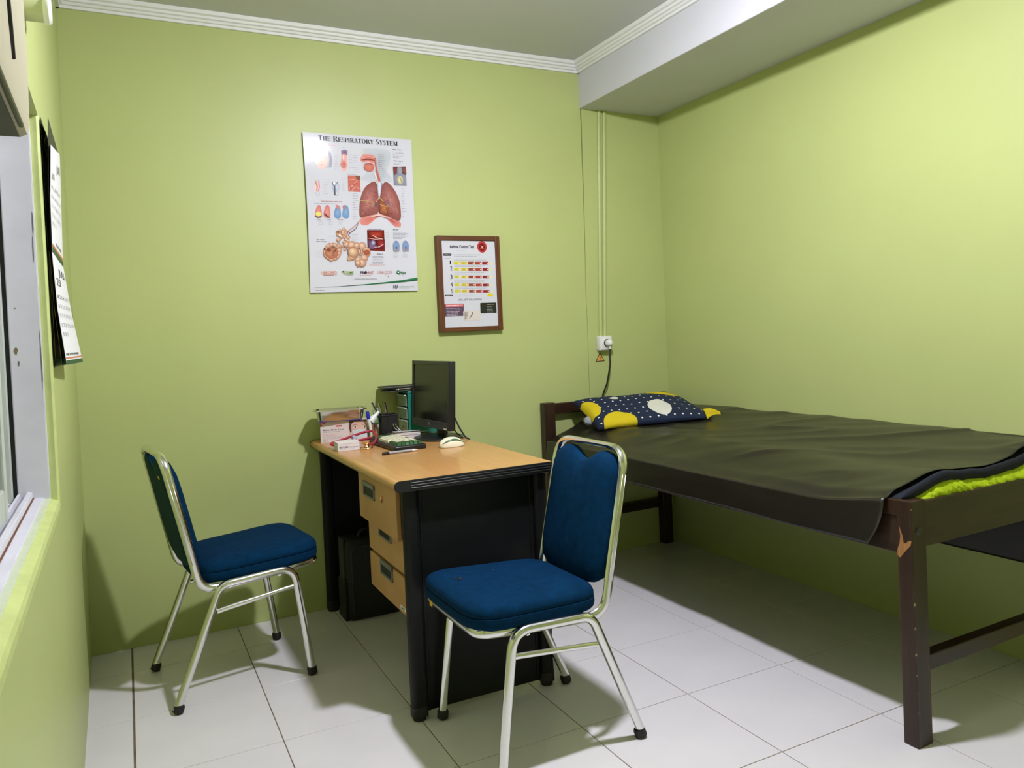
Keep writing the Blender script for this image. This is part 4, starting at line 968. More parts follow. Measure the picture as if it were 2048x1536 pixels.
def PILL(x0, y0, x1, y1, col, L=2):
    a, b_ = q(x0, y1), q(x1, y0); F.rr(a[0], a[1], b_[0], b_[1], min((b_[1] - a[1]) * .45, .004), col, L)
PILL(252, 372, 354, 402, rgb(50, 50, 55)); MI(265, 389, 75, 1, 8, 10, rgb(190, 190, 190), 3, 5, 0.05); MI(270, 434, 78, 1, 8, 8, GR, 2, 6, 0.05); MI(385, 388, 350, 2, 17, 8, GR, 2, 7, 0.1)
ylw, yl2, br1, br2, br3 = rgb(205, 200, 60), rgb(205, 185, 60), rgb(150, 75, 50), rgb(170, 65, 55), rgb(150, 35, 40)
for k, (y0, y1, xo, yt, yb) in enumerate(((475, 514, 0, 516, 470), (558, 596, 6, 592, 542), (654, 690, 10, 700, 650), (757, 792, 14, 800, 750), (838, 872, 20, 882, 838))):
    TX('12345'[k], 338 + xo, yt - 1, 50, 362 + xo + (4 if k else -10), rgb(25, 25, 30), bold=.0 if k else -.03)
    MI(388 + xo * .7, y0 - 30, 420 - 30 * (k % 2), 2, 15, 7, GR, 2, 200 + k, 0.12)
    for c, (xx, col) in enumerate(zip((390, 480, 570, 660, 749), (ylw, yl2, br1, br2, br3))):
        x0 = xx + xo * .9; a, b_ = q(x0, y1), q(x0 + 76, y0)
        F.rect(a[0], a[1], b_[0], b_[1], col, 2); MI(x0 + 8, (y0 + y1) / 2 + 2, 40, 1, 8, 9, mixc(col, (0, 0, 0), .45), 3, 210 + c + k * 7, .1); EL(x0 + 65, (y0 + y1) / 2, 8, 8, rgb(235, 225, 215), None, 3, 10)
    PILL(846 + xo * .9, y0 + 4, 872 + xo * .9, y1 - 2, rgb(225, 220, 140))
PILL(282, 896, 382, 922, rgb(50, 50, 55)); MI(295, 912, 75, 1, 8, 10, rgb(190, 190, 190), 3, 8, 0.05); MI(392, 905, 230, 1, 10, 7, GR, 2, 9); MI(400, 925, 380, 1, 10, 7, LG, 2, 10); PILL(820, 884, 890, 922, rgb(215, 205, 30)); MI(828, 900, 26, 1, 10, 9, rgb(120, 115, 30), 3, 11)
TX('APA ARTI NILAI ANDA', 455, 976, 24, 752, rgb(95, 95, 100), bold=.0)
PILL(288, 1016, 522, 1182, rgb(90, 70, 90), 2); a, b_ = q(296, 1060), q(514, 1020); F.rect(a[0], a[1], b_[0], b_[1], rgb(225, 130, 130), 3); MI(304, 1046, 190, 1, 10, 14, rgb(240, 215, 215), 4, 12, .2); MI(302, 1082, 190, 6, 17, 9, rgb(205, 190, 205), 3, 13)
PILL(738, 998, 932, 1140, rgb(40, 42, 38), 2); MI(815, 1028, 95, 1, 10, 13, rgb(170, 150, 120), 3, 14, .1); MI(815, 1055, 105, 6, 15, 8, rgb(165, 165, 160), 3, 15)
PILL(525, 1100, 735, 1232, rgb(215, 205, 195), 2); FAN([(525, 1110), (585, 1108), (575, 1190), (550, 1240), (532, 1220)], rgb(165, 155, 145), rgb(205, 195, 185), 3); MI(530, 1135, 55, 5, 16, 9, rgb(90, 85, 80), 4, 16); LN([(633, 1120), (632, 1150), (596, 1210)], [9, 10, 6], rgb(70, 68, 62), 4)
F.build('score_sheet', 'poster', frm)

# ------------------------------------------------------------------ socket, conduits, warning sticker, cord
sock = thing('wall_socket', 'white surface wall socket with a plug, right of the framed sheet', 'socket', (2.284, 0, 1.108))
def so(name, bm, m, parent=None, smooth=False):
    bm.transform(Matrix.Translation((-2.284, 0, -1.108))); return obj(name, bm, m, parent or sock, smooth)
so('socket_box', bx(2.246, 2.322, -0.040, 0.0, 1.070, 1.148, 0.008, 4), 'white', None, 40)
so('socket_plate', bx(2.250, 2.318, -0.044, -0.038, 1.074, 1.144, 0.004, 3), 'white', None, 40)
so('socket_ring', lathe(B(), [(0.025, -0.043), (0.026, -0.047), (0.022, -0.048), (0.020, -0.044)], 28, (2.286, 0, 1.110), 'Y'), 'white', None, 40)
pg = so('plug', lathe(B(), [(0.018, -0.044), (0.019, -0.056), (0.017, -0.070), (0.010, -0.078), (0.0, -0.079)], 22, (2.290, 0, 1.110), 'Y'), 'white', None, 50)
so('plug_sleeve', tube(B(), [(2.291, -0.062, 1.098), (2.291, -0.062, 1.078)], 0.0065, seg=12), 'white', pg, 40)
cd = obj('power_cord', tube(B(), fillet([(2.291, -0.062, 1.080), (2.290, -0.060, 1.00), (2.275, -0.045, 0.90), (2.262, -0.020, 0.84), (2.260, -0.006, 0.76), (2.260, -0.006, 0.55)], 0.08), 0.0042, seg=8), 'rubber', None, True)
tag(cd, 'black power cord hanging from the socket behind the pillow', 'cord')
for xa, xb in ((2.322, 2.274), (2.356, 2.300)):
    o = obj('cable_conduit', tube(B(), [(xa, -0.006, 2.336), (xb, -0.006, 1.147)], 0.0085, 0.0105, seg=10, ref=lambda i, p: Vector((0, 1, 0))), 'conduit', None, 40)
    tag(o, 'green painted cable conduit above the wall socket, ' + ('left' if xa < 2.34 else 'right') + ' of the pair', 'conduit', 'cable conduits above the socket')
sx, sz = 2.266, 1.012
stk = thing('warning_sticker', 'orange triangular electric warning sticker below the wall socket', 'sticker', (sx, 0, sz))
tri = [(-0.029, 0), (0.029, 0.002), (0.001, 0.050)]
bm = B(); prism(bm, tri, lambda u, v, d: (u, d, v), 0.0, -0.0008); obj('sticker_border', bm, 'rubber', stk)
bm = B(); prism(bm, [(-0.022, 0.0045), (0.022, 0.006), (0.001, 0.0425)], lambda u, v, d: (u, d, v), -0.0005, -0.0012); obj('sticker_face', bm, 'orange', stk)
bm = B(); prism(bm, [(0.003, 0.034), (-0.003, 0.021), (0.000, 0.021), (-0.002, 0.013), (-0.004, 0.014), (-0.001, 0.008), (0.003, 0.0145), (0.001, 0.0142), (0.004, 0.024), (0.001, 0.024)], lambda u, v, d: (u, d, v), -0.001, -0.0016); obj('lightning_bolt', bm, mat('dark red print', (0.10, 0.012, 0.005, 1), 0.6), stk)

# ------------------------------------------------------------------ calendar, air conditioner and pipe stub on the window wall
cal = thing('wall_calendar', 'white paged wall calendar with black backing, seen edge-on beside the window', 'calendar', (XL, -1.05, 1.46))
def leaf(name, m, prof_n, prof_f, y0, y1, z1n, z1f, z0, th=0.0006, hem=None, nz=24):
    def f(u, v):
        dn = np.interp(v, [p[0] for p in prof_n], [p[1] for p in prof_n]); df = np.interp(v, [p[0] for p in prof_f], [p[1] for p in prof_f])
        y = y0 + (y1 - y0) * u; zt_ = z1n + (z1f - z1n) * u; z = z0 + (zt_ - z0) * v
        return (lwx(y) + dn + (df - dn) * u - XL, y + 1.05, z - 1.46)
    bm = thicken(grid(8, nz, f), (-th, 0, 0))
    o = obj(name, bm, m, cal, 40); return o, f
leaf('backing_sheet', 'calback', [(0, .003), (1, .003)], [(0, .003), (1, .003)], -1.245, -0.86, 1.765, 1.765, 1.156, 0.001)
leaf('header_strip', mat('olive calendar header', (0.07, 0.08, 0.05, 1), 0.4), [(0, .006), (.6, .012), (1, .002)], [(0, .006), (1, .004)], -1.235, -0.86, 1.755, 1.79, 1.695)
leaf('rear_page', 'caltan', [(0, .0055), (1, .005)], [(0, .006), (1, .005)], -1.245, -0.87, 1.44, 1.44, 1.160)
leaf('middle_page', 'caltan', [(0, .019), (.5, .009), (1, .006)], [(0, .028), (.5, .014), (1, .006)], -1.245, -0.87, 1.44, 1.44, 1.160)
leaf('cover_page', 'calback', [(0, .0285), (.5, .0155), (1, .0105)], [(0, .048), (.5, .026), (1, .012)], -1.250, -0.84, 1.445, 1.445, 1.162)
leaf('upper_cover', 'calback', [(0, .0115), (.5, .013), (1, .0195)], [(0, .0125), (.5, .016), (1, .019)], -1.262, -0.84, 1.76, 1.765, 1.44)
o1, f1 = leaf('upper_page', 'paper', [(0, .0130), (.5, .0150), (1, .0222)], [(0, .014), (.5, .0175), (1, .0215)], -1.262, -0.835, 1.695, 1.766, 1.438)
o2, f2 = leaf('lower_page', 'paper', [(0, .0300), (.5, .0170), (1, .0120)], [(0, .0505), (.5, .0285), (1, .0135)], -1.262, -0.835, 1.436, 1.450, 1.160)
def cal_print(name, f, items):
    F = Flat(lambda x, y, e: (f(x, y)[0] + 0.0004 + e, f(x, y)[1], f(x, y)[2]))
    for it in items:
        if it[0] == 'r': 
            _, x0, y0, x1, y1, c = it
            n = 6
            for k in range(n): F.rect(x0 + (x1 - x0) * k / n, y0, x0 + (x1 - x0) * (k + 1) / n, y1, c, 1)
        else:
            _, t, x, y, h, wd, c = it; F.text(t, x, y, h, c, 2, width=wd, bold=.01)
    F.build(name, 'print', cal)['kind'] = 'stuff'
ink = rgb(120, 120, 112)
days = [('t', str(1 + r * 7 + c), 0.08 + c * .125, 0.60 - r * .085, .035, .05, ink) for r in range(5) for c in range(7) if 1 + r * 7 + c <= 31]
cal_print('upper_print', f1, [('t', 'JUNI', .55, .80, .07, .35, ink), ('t', '2023', .08, .70, .05, .25, ink)] + days + [('t', 'HEXPHARM', .3, .10, .03, .5, rgb(60, 60, 60)), ('r', 0, .05, 1, .075, rgb(200, 120, 70)), ('r', 0, 0, 1, .045, rgb(30, 80, 45))])
cal_print('lower_print', f2, [('t', 'JULI', .35, .82, .07, .5, rgb(90, 90, 85)), ('t', '23', .12, .72, .07, .3, rgb(90, 90, 85))] + days + [('t', 'HEXPHARM', .05, .085, .022, .75, rgb(60, 60, 60)), ('r', 0, .055, 1, .070, rgb(205, 130, 90)), ('r', 0, 0.002, 1, .042, rgb(20, 75, 40))])
for k, (a_, b_) in enumerate(((.0055, .006), (.019, .028))):
    bm = grid(6, 3, lambda u, v: (lwx(-1.245 + .375 * u) + a_ + (b_ - a_) * u + .0012 - XL, -1.245 + .375 * u + 1.05, 1.160 + .018 * v - 1.46))
    obj('green_hem', bm, 'calgreen', cal)

ac = thing('air_conditioner', 'beige window air conditioner at the upper left edge of the window', 'air conditioner', (XL, -2.6, 1.6))
def aco(name, bm, m, smooth=False):
    bm.transform(Matrix.Translation((-XL, 2.6, -1.6))); return obj(name, bm, m, ac, smooth)
pf = [(-0.06, 1.452), (0.046, 1.452), (0.053, 1.456), (0.056, 1.466), (0.0575, 1.55), (0.056, 1.70), (0.050, 1.732), (0.044, 1.738), (-0.06, 1.738)]
bm = B(); prism(bm, pf, lambda u, v, d: (lwx(d) + u, d, v), -2.97, -2.345); aco('casing', bm, 'acbody', 40)
bm = B(); prism(bm, [(-0.055, 1.4505), (0.0455, 1.4505), (0.0455, 1.4525), (-0.055, 1.4525)], lambda u, v, d: (lwx(d) + u, d, v), -2.965, -2.352); aco('base_grille', bm, 'acshade')  # dark slab: the underside's shade is put into its colour
aco('trim_line', tube(B(), [(lwx(y) + 0.0515, y, 1.4525) for y in (-2.965, -2.7, -2.40)], 0.0030, seg=8), 'blackpl', True)
aco('front_slot', tube(B(), fillet([(lwx(-2.515) + 0.0560, -2.515, 1.49), (lwx(-2.535) + 0.0568, -2.535, 1.515), (lwx(-2.56) + 0.0572, -2.565, 1.56), (lwx(-2.57) + 0.0566, -2.572, 1.70)], 0.04), 0.0022, 0.0034, seg=8), 'blackpl', True)
pp = thing('pipe_stub', 'short white capped pipe sticking out of the wall near the ceiling', 'pipe', (lwx(-1.52), -1.52, 1.922))
obj('pipe_body', lathe(B(), [(0.027, -0.01), (0.027, 0.040)], 24, (0, 0, 0), 'X'), mat('white pipe with green bounce tint', (0.55, 0.58, 0.36, 1), 0.45), pp, 40)  # white pipe; green light off the walls is put into its colour
obj('pipe_cap', lathe(B(), [(0.029, 0.036), (0.0305, 0.038), (0.0305, 0.046), (0.027, 0.050), (0.0, 0.051)], 24, (0, 0, 0), 'X'), 'white', pp, 40)

# ------------------------------------------------------------------ things on the desk
DZ = ZT + 0.0004
def at_desk(name, label, cat, x, y, rz=0.0, z=DZ, group=None): return thing(name, label, cat, (x, y, z), rz, group)
# monitor
mo = at_desk('computer_monitor', 'black flat computer monitor standing on the desk, seen from the side', 'monitor', 1.190, -0.365, R(4.1))
tilt = Matrix.Translation((0, 0, 0.205)) @ Matrix.Rotation(R(3.0), 4, 'Y') @ Matrix.Translation((0, 0, -0.205))
def mob(name, bm, m, parent=None, smooth=False):
    bm.transform(tilt); return obj(name, bm, m, parent or mo, smooth)
my0, my1, mz0, mz1 = -0.176, 0.197, 0.046, 0.328
bm = bx(-0.010, 0.016, my0, my1, mz0, mz1, 0.004); mob('monitor_housing', bm, 'blackpl', None, 40)
mob('rear_cover', bx(0.014, 0.045, my0 + 0.07, my1 - 0.07, mz0 + 0.05, mz1 - 0.06, 0.012, 3), 'darkgrey', None, 40)
bm = B(); 
mob('bezel', bx(-0.014, -0.009, my0 + 0.0, my0 + 0.018, mz0, mz1, 0.001, 1), 'blackpl'); mob('bezel', bx(-0.014, -0.009, my1 - 0.018, my1, mz0, mz1, 0.001, 1), 'blackpl')
mob('bezel', bx(-0.0138, -0.009, my0 + 0.018, my1 - 0.018, mz1 - 0.016, mz1, 0.001, 1), 'darkgrey'); mob('lower_bezel', bx(-0.0145, -0.009, my0 + 0.018, my1 - 0.018, mz0, mz0 + 0.032, 0.001, 1), 'darkgrey')
bm.free()
mob('screen_panel', bx(-0.0108, -0.0098, my0 + 0.017, my1 - 0.017, mz0 + 0.031, mz1 - 0.015), 'screen')
mob('maker_badge', lathe(B(), [(0.0065, 0), (0.006, -0.0008), (0, -0.001)], 16, (-0.0145, 0.018, mz0 + 0.017), 'X'), 'grey', None, 40)
mob('control_label', bx(-0.0150, -0.0142, my0 + 0.022, my0 + 0.048, mz0 + 0.004, mz0 + 0.009), 'white')
obj('stand_neck', tube(B(), [(0.030, 0.0, 0.008), (0.032, 0.0, 0.06), (0.030, 0.0, 0.14)], [0.022, 0.018, 0.018], [0.036, 0.028, 0.028], seg=16, ref=lambda i, p: Vector((1, 0, 0))), 'blackpl', mo, 40)
bm = lathe(B(), [(0.100, 0.0), (0.103, 0.004), (0.100, 0.009), (0.080, 0.014), (0.035, 0.020), (0.0, 0.022)], 40, (0, 0, 0)); bm.transform(Matrix.Translation((0.012, 0.0, 0)) @ Matrix.Diagonal((1.0, 1.12, 1, 1)))
obj('stand_base', bm, 'blackpl', mo, 40)
for k, (pts, lab) in enumerate(((((1.228, -0.40, 0.905), (1.262, -0.385, 0.86), (1.270, -0.435, 0.80), (1.277, -0.478, 0.763), (1.296, -0.486, 0.752), (1.297, -0.486, 0.60), (1.297, -0.40, 0.30)), 'thicker black cable running from the monitor over the desk edge'),
                               (((1.228, -0.385, 0.86), (1.262, -0.362, 0.81), (1.268, -0.405, 0.775), (1.276, -0.440, 0.7615), (1.294, -0.446, 0.750), (1.295, -0.446, 0.60), (1.295, -0.38, 0.32)), 'thinner black cable behind the monitor, left of the thicker one'))):
    tag(obj('monitor_cable', tube(B(), fillet(pts, 0.03), 0.0036 if k == 0 else 0.0026, seg=8), 'rubber', None, True), lab, 'cable', 'cables behind the monitor')
# keyboard: black tray with individual keys
kb = at_desk('keyboard', 'small black keyboard with cream and green keys on the desk', 'keyboard', 0.93, -0.61, R(2))
obj('keyboard_case', bx(0.0, 0.130, 0.0, 0.320, 0.0, 0.019, 0.006, 3), 'blackpl', kb, 40)
obj('key_plate', bx(0.008, 0.122, 0.010, 0.310, 0.017, 0.0205), 'darkgrey', kb)
kcache = {}
def key(x, y, wx_, wy_, c):
    kk = (round(wx_, 4), round(wy_, 4), c)
    if kk not in kcache:
        bm = B(); hx, hy = wx_ / 2 - .0008, wy_ / 2 - .0008
        v0 = [(-hx, -hy, 0), (hx, -hy, 0), (hx, hy, 0), (-hx, hy, 0)]; v1 = [(a * .78, b * .82, 0.0085) for a, b, _ in v0]
        A = [bm.verts.new(p) for p in v0]; C2 = [bm.verts.new(p) for p in v1]
        for i in range(4): bm.faces.new((A[i], A[(i + 1) % 4], C2[(i + 1) % 4], C2[i]))
        bm.faces.new(C2); bm.faces.new(A[::-1])
        o = obj('keycap', bm, c, kb); kcache[kk] = o.data
    else: o = bpy.data.objects.new('keycap', kcache[kk]); link(o, kb)
    o.location = (x, y, 0.0205)
u_ = 0.0190; x00 = 0.014
for r, row in enumerate(([1.25, 1.25, 1.25, 6.25, 1.25, 1.25, 1.25, 1.25], [2.25] + [1] * 10 + [1.75, 1], [1.75] + [1] * 11 + [2.25], [1.5] + [1] * 12 + [1.5], [1] * 13 + [2], [1] * 15)):
    tot = sum(row); y = 0.312; un = 0.300 / tot
    for k, wk in enumerate(row):
        wy = wk * un; y -= wy
        edge = (k >= len(row) - 2) or (r == 0 and k != 3) or (k == 0) or (r == 5 and k == 7)
        key(x00 + (r + .5) * 0.0170, y - 0.002 + wy / 2, 0.0170, wy, 'keygreen' if edge else 'cream')
# mouse
ms = at_desk('computer_mouse', 'cream computer mouse with green crescent stripe on the desk', 'mouse', 1.154, -0.632, R(5))
def mouse_pt(u, v):
    a = 2 * PI * u; ph = v * PI / 2
    r = math.cos(ph) ** 0.75; z = math.sin(ph) ** 0.85
    x = 0.053 * r * math.cos(a); y = 0.030 * r * math.sin(a) * (1 + 0.06 * math.cos(a))
    return (x - 0.004 * z, y, 0.002 + 0.036 * z * (1 - 0.25 * (x / 0.053) ** 2 * (1 if x > 0 else .5)))
bm = grid(36, 14, mouse_pt); bmesh.ops.remove_doubles(bm, verts=bm.verts[:], dist=1e-5); obj('mouse_shell', bm, 'cream', ms, True)
def stripe(u, v):
    a = R(205 + 130 * u); t = (u - .5) * 2
    ph = (0.16 + 0.34 * (1 - t * t)) * PI / 2 + (v - .5) * 0.30 * (1 - t * t)
    r = math.cos(ph) ** 0.75; z = math.sin(ph) ** 0.85
    x = 0.053 * r * math.cos(a); y = 0.030 * r * math.sin(a) * (1 + 0.06 * math.cos(a))
    return (x * 1.02 - 0.004 * z, y * 1.05, 0.0030 + 0.036 * z * (1 - 0.25 * (x / 0.053) ** 2 * (1 if x > 0 else .5)))
tag(obj('side_stripe', thicken(grid(28, 5, stripe), -0.0008), 'keygreen', ms, True), 'green crescent stripe')
obj('mouse_base', lathe(B(), [(0.050, 0.0), (0.051, 0.003)], 30, (0, 0, 0)), 'cream', ms).scale = (1, 0.57, 1)
# pen
pn = at_desk('ballpoint_pen', 'grey ballpoint pen lying in front of the keyboard', 'pen', 0.942, -0.645, R(4), DZ + 0.0050)
obj('pen_barrel', lathe(B(), [(0.0035, -0.070), (0.0048, -0.066), (0.005, -0.03), (0.0048, 0.045)], 14, (0, 0, 0), 'X'), mat('clear grey plastic', (0.35, 0.34, 0.36, 1), 0.25), pn, 40)
obj('pen_tip', lathe(B(), [(0.0046, 0.045), (0.0035, 0.056), (0.0012, 0.066), (0.0006, 0.070)], 12, (0, 0, 0), 'X'), 'white', pn, 40)
obj('pen_cap', lathe(B(), [(0.0050, -0.074), (0.0056, -0.072), (0.0056, -0.050), (0.005, -0.048)], 14, (0, 0, 0), 'X'), 'rubber', pn, 40)
# small medicine box
sb = at_desk('medicine_box', 'small white medicine carton at the left desk edge', 'box', 0.798, -0.405, R(-2))
obj('carton', bx(-0.043, 0.043, -0.036, 0.036, 0, 0.034, 0.0006, 1), 'card', sb)
F = Flat(lambda x, y, e: (x, -0.0362 - e, y)); F.text('METFORMIN', -0.036, 0.011, 0.008, rgb(60, 60, 75), 1, width=0.036, bold=0.005); F.text('Hexpharm', 0.004, 0.011, 0.007, rgb(120, 120, 135), 1, width=0.034); F.rect(-0.043, 0.026, 0.043, 0.027, rgb(170, 170, 180), 1); F.rect(-0.036, 0.006, 0.02, 0.008, rgb(190, 195, 210), 1)
F.build('carton_print', 'print', sb)
# face mask carton with steel tray on it
mb = at_desk('face_mask_box', 'white face mask carton with a woman in mask under the steel tray', 'box', 0.852, -0.156, R(-17.9))
W2, H2 = 0.0977, 0.088
obj('carton', bx(-W2, W2, 0.0, 0.078, 0, H2, 0.0008, 1), 'card', mb)
tag(obj('carton_end', bx(-W2 - 0.0006, -W2 + 0.0004, 0.001, 0.077, 0.001, H2 - 0.001), mat('olive carton side', (0.30, 0.33, 0.14, 1), 0.5), mb), 'olive green end of the carton')
F = Flat(lambda x, y, e: (x - W2, -0.0003 - e, y))
fw_ = 2 * W2
F.rect(0, 0, fw_, H2, rgb(222, 208, 208), 0); F.poly([(0, H2), (0, H2 - 0.020), (0.030, H2)], rgb(190, 60, 60), 1); F.text('50', 0.002, H2 - 0.012, 0.008, rgb(240, 225, 225), 2, bold=.03)
F.text('Masker Medis Karet', 0.010, 0.049, 0.0075, rgb(55, 60, 85), 2, width=0.087, bold=0.006); F.rr(0.066, 0.064, 0.090, 0.071, 0.002, rgb(200, 90, 90), 2); F.micro(0.010, 0.043, 0.08, 1, .004, .004, rgb(120, 120, 135), 2, 1)
F.micro(0.010, 0.034, 0.09, 2, .0045, .003, rgb(205, 150, 150), 2, 2); F.micro(0.010, 0.024, 0.085, 4, .0045, .003, rgb(165, 160, 170), 2, 3); F.text('50 pcs', 0.010, 0.004, 0.005, rgb(70, 75, 90), 2, bold=.02)
fx = 0.118                                                # the printed woman: hair, brow, eyes, surgical mask
F.poly([(fx, 0.012), (fw_, 0.012), (fw_, H2), (fx, H2)], rgb(205, 185, 175), 1)
F.fan([(fx + .004, .088), (fw_, .088), (fw_, .080), (fx + .062, .078), (fx + .020, .082), (fx + .012, .070), (fx + .010, .050), (fx + .012, .038), (fx + .006, .036), (fx + .002, .055)], rgb(70, 45, 40), rgb(95, 65, 55), 2, (fx + .010, .076))
F.fan([(fx + .013, .070), (fx + .022, .081), (fw_, .079), (fw_, .012), (fx + .030, .012), (fx + .018, .032), (fx + .012, .050)], rgb(228, 190, 172), rgb(212, 172, 155), 3, (fx + .045, .060))
F.poly([(fx + .014, .044), (fx + .045, .050), (fw_, .046), (fw_, .014), (fx + .035, .012), (fx + .022, .024)], rgb(208, 218, 220), 4); F.line([(fx + .016, .038), (fx + .050, .036), (fw_, .034)], .0012, rgb(180, 195, 200), 5)
for ex in (fx + .028, fx + .068):
    F.ell(ex, .058, .0085, .0032, rgb(240, 235, 230), None, 5, 14); F.ell(ex, .058, .0035, .0034, rgb(60, 45, 40), None, 6, 12); F.line([(ex - .010, .059), (ex, .0625), (ex + .009, .060)], .0012, rgb(60, 40, 36), 6); F.line([(ex - .010, .066), (ex, .0695), (ex + .010, .067)], [.0014, .002, .001], rgb(110, 75, 62), 6)
F.line([(fx + .046, .060), (fx + .044, .051)], .001, rgb(190, 145, 130), 5)
F.build('carton_print', 'print', mb)
tr = at_desk('steel_tray', 'stainless steel instrument tray standing on the face mask carton', 'tray', 0.846, -0.128, R(-12), DZ + H2 + 0.0012)
bm = B(); rings = []
for (ax, ay, z, r) in ((0.088, 0.036, 0.0, 0.02), (0.094, 0.042, 0.004, 0.022), (0.101, 0.047, 0.046, 0.024), (0.112, 0.058, 0.048, 0.030), (0.114, 0.060, 0.0465, 0.031), (0.113, 0.059, 0.0505, 0.031), (0.100, 0.046, 0.0505, 0.024), (0.092, 0.040, 0.0055, 0.021), (0.086, 0.034, 0.003, 0.018)):
    rings.append([bm.verts.new((x, y, z)) for x, y in rrect(-ax, ax, -ay, ay, r, 6)])
for a, b in zip(rings, rings[1:]):
    n = len(a)
    for k in range(n): bm.faces.new((a[k], a[(k + 1) % n], b[(k + 1) % n], b[k]))
bm.faces.new(rings[0][::-1]); bm.faces.new(rings[-1]); obj('tray_shell', bm, 'steel', tr, 50)
tag(obj('base_band', bx(-0.090, 0.090, -0.0405, -0.0395, 0.001, 0.0045), 'bluepl', tr), 'blue line along the foot of the tray')
# stethoscope: red tube, brass chest piece
stt = at_desk('stethoscope', 'red tubed stethoscope with rose gold chest piece by the small carton', 'stethoscope', 0.885, -0.36)
SO = Vector((0.885, -0.36, DZ))
def sob(name, bm, m, smooth=True): bm.transform(Matrix.Translation(-SO)); return obj(name, bm, m, stt, smooth)
sob('chest_piece', lathe(B(), [(0.0, 0.0), (0.024, 0.0), (0.0255, 0.003), (0.024, 0.006), (0.012, 0.009), (0.009, 0.014), (0.013, 0.019), (0.0175, 0.023), (0.0185, 0.029), (0.017, 0.031), (0.0, 0.031)], 28, (0.868, -0.440, DZ)), 'brass', 40)
def spl(pts, n=10):
    pts = [Vector(p) for p in pts]; out = []
    for i in range(len(pts) - 1):
        p0, p1, p2, p3 = pts[max(0, i - 1)], pts[i], pts[i + 1], pts[min(len(pts) - 1, i + 2)]
        for k in range(n):
            t = k / n; out.append(0.5 * ((2 * p1) + (p2 - p0) * t + (2 * p0 - 5 * p1 + 4 * p2 - p3) * t * t + (3 * p1 - p0 - 3 * p2 + p3) * t ** 3))
    return out + [pts[-1]]
sob('chest_tube', tube(B(), spl([(0.886, -0.420, DZ + .014), (0.905, -0.405, DZ + .012), (0.930, -0.365, DZ + .022), (0.944, -0.315, DZ + .034), (0.940, -0.28, DZ + .047), (0.915, -0.272, DZ + .046), (0.872, -0.285, DZ + .040), (0.815, -0.305, DZ + .030), (0.762, -0.318, DZ + .020), (0.757, -0.330, DZ + .0155), (0.775, -0.338, DZ + .013), (0.820, -0.325, DZ + .016), (0.880, -0.310, DZ + .019), (0.930, -0.285, DZ + .020), (0.968, -0.262, DZ + .020)]), 0.0050, seg=10), 'red')
sob('ear_tube', tube(B(), spl([(0.968, -0.262, DZ + .020), (1.005, -0.245, DZ + .018), (1.030, -0.268, DZ + .012), (1.010, -0.300, DZ + .006)]), 0.0024, seg=8), 'chrome'); sob('ear_tube', tube(B(), spl([(0.966, -0.262, DZ + .021), (0.990, -0.252, DZ + .022), (0.975, -0.275, DZ + .012), (0.945, -0.300, DZ + .008)]), 0.0024, seg=8), 'chrome')
sob('tube_clip', bx(0.846, 0.864, -0.320, -0.292, DZ + .020, DZ + .040, 0.004), mat('pale violet plastic', (0.45, 0.42, 0.58, 1), 0.4), 40)
# steel beaker with marker and funnel
sc_ = at_desk('steel_cup', 'stainless steel beaker between the mask carton and the mesh pen cup', 'cup', 0.975, -0.195)
obj('cup_wall', lathe(B(), [(0.0, 0.0), (0.022, 0.0), (0.0235, 0.003), (0.0235, 0.066), (0.0245, 0.068), (0.0225, 0.068), (0.0215, 0.004), (0.0, 0.003)], 28), 'steel', sc_, 40)
mk = at_desk('marker_pen', 'white marker pen with blue cap standing in the steel beaker', 'pen', 0.962, -0.205, 0, DZ + .006)
d = Vector((-0.16, -0.02, 1)).normalized(); o0 = Vector((0, 0, 0))
obj('marker_body', tube(B(), [o0, d * 0.088], 0.0068, seg=14), 'white', mk, 40); obj('marker_cap', tube(B(), [d * 0.086, d * 0.09, d * 0.116, d * 0.120], [0.0070, 0.0082, 0.0078, 0.006], seg=14), 'bluepl', mk, 40)
fn = at_desk('white_funnel', 'white plastic funnel leaning out of the steel beaker', 'funnel', 0.973, -0.195, 0, DZ + .07)
bm = lathe(B(), [(0.0185, 0.0), (0.019, 0.003), (0.012, 0.020), (0.0085, 0.034), (0.0055, 0.055), (0.0, 0.056)], 18); bm.transform(Matrix.Translation((-0.014, 0, 0.010)) @ Matrix.Rotation(R(46), 4, 'Y')); obj('funnel_cone', bm, 'white', fn, 40)
gb = at_desk('sanitiser_bottle', 'pale green translucent bottle behind the steel beaker', 'bottle', 1.015, -0.088)
obj('bottle_body', lathe(B(), [(0.0, 0.0), (0.027, 0.0), (0.029, 0.004), (0.029, 0.070), (0.024, 0.085), (0.012, 0.096), (0.012, 0.104), (0.0, 0.104)], 26), 'greenglass', gb, 40); obj('bottle_cap', lathe(B(), [(0.0, 0.104), (0.0135, 0.104), (0.0135, 0.122), (0.0, 0.123)], 20), mat('pale green cap', (0.55, 0.68, 0.45, 1), 0.4), gb, 40)
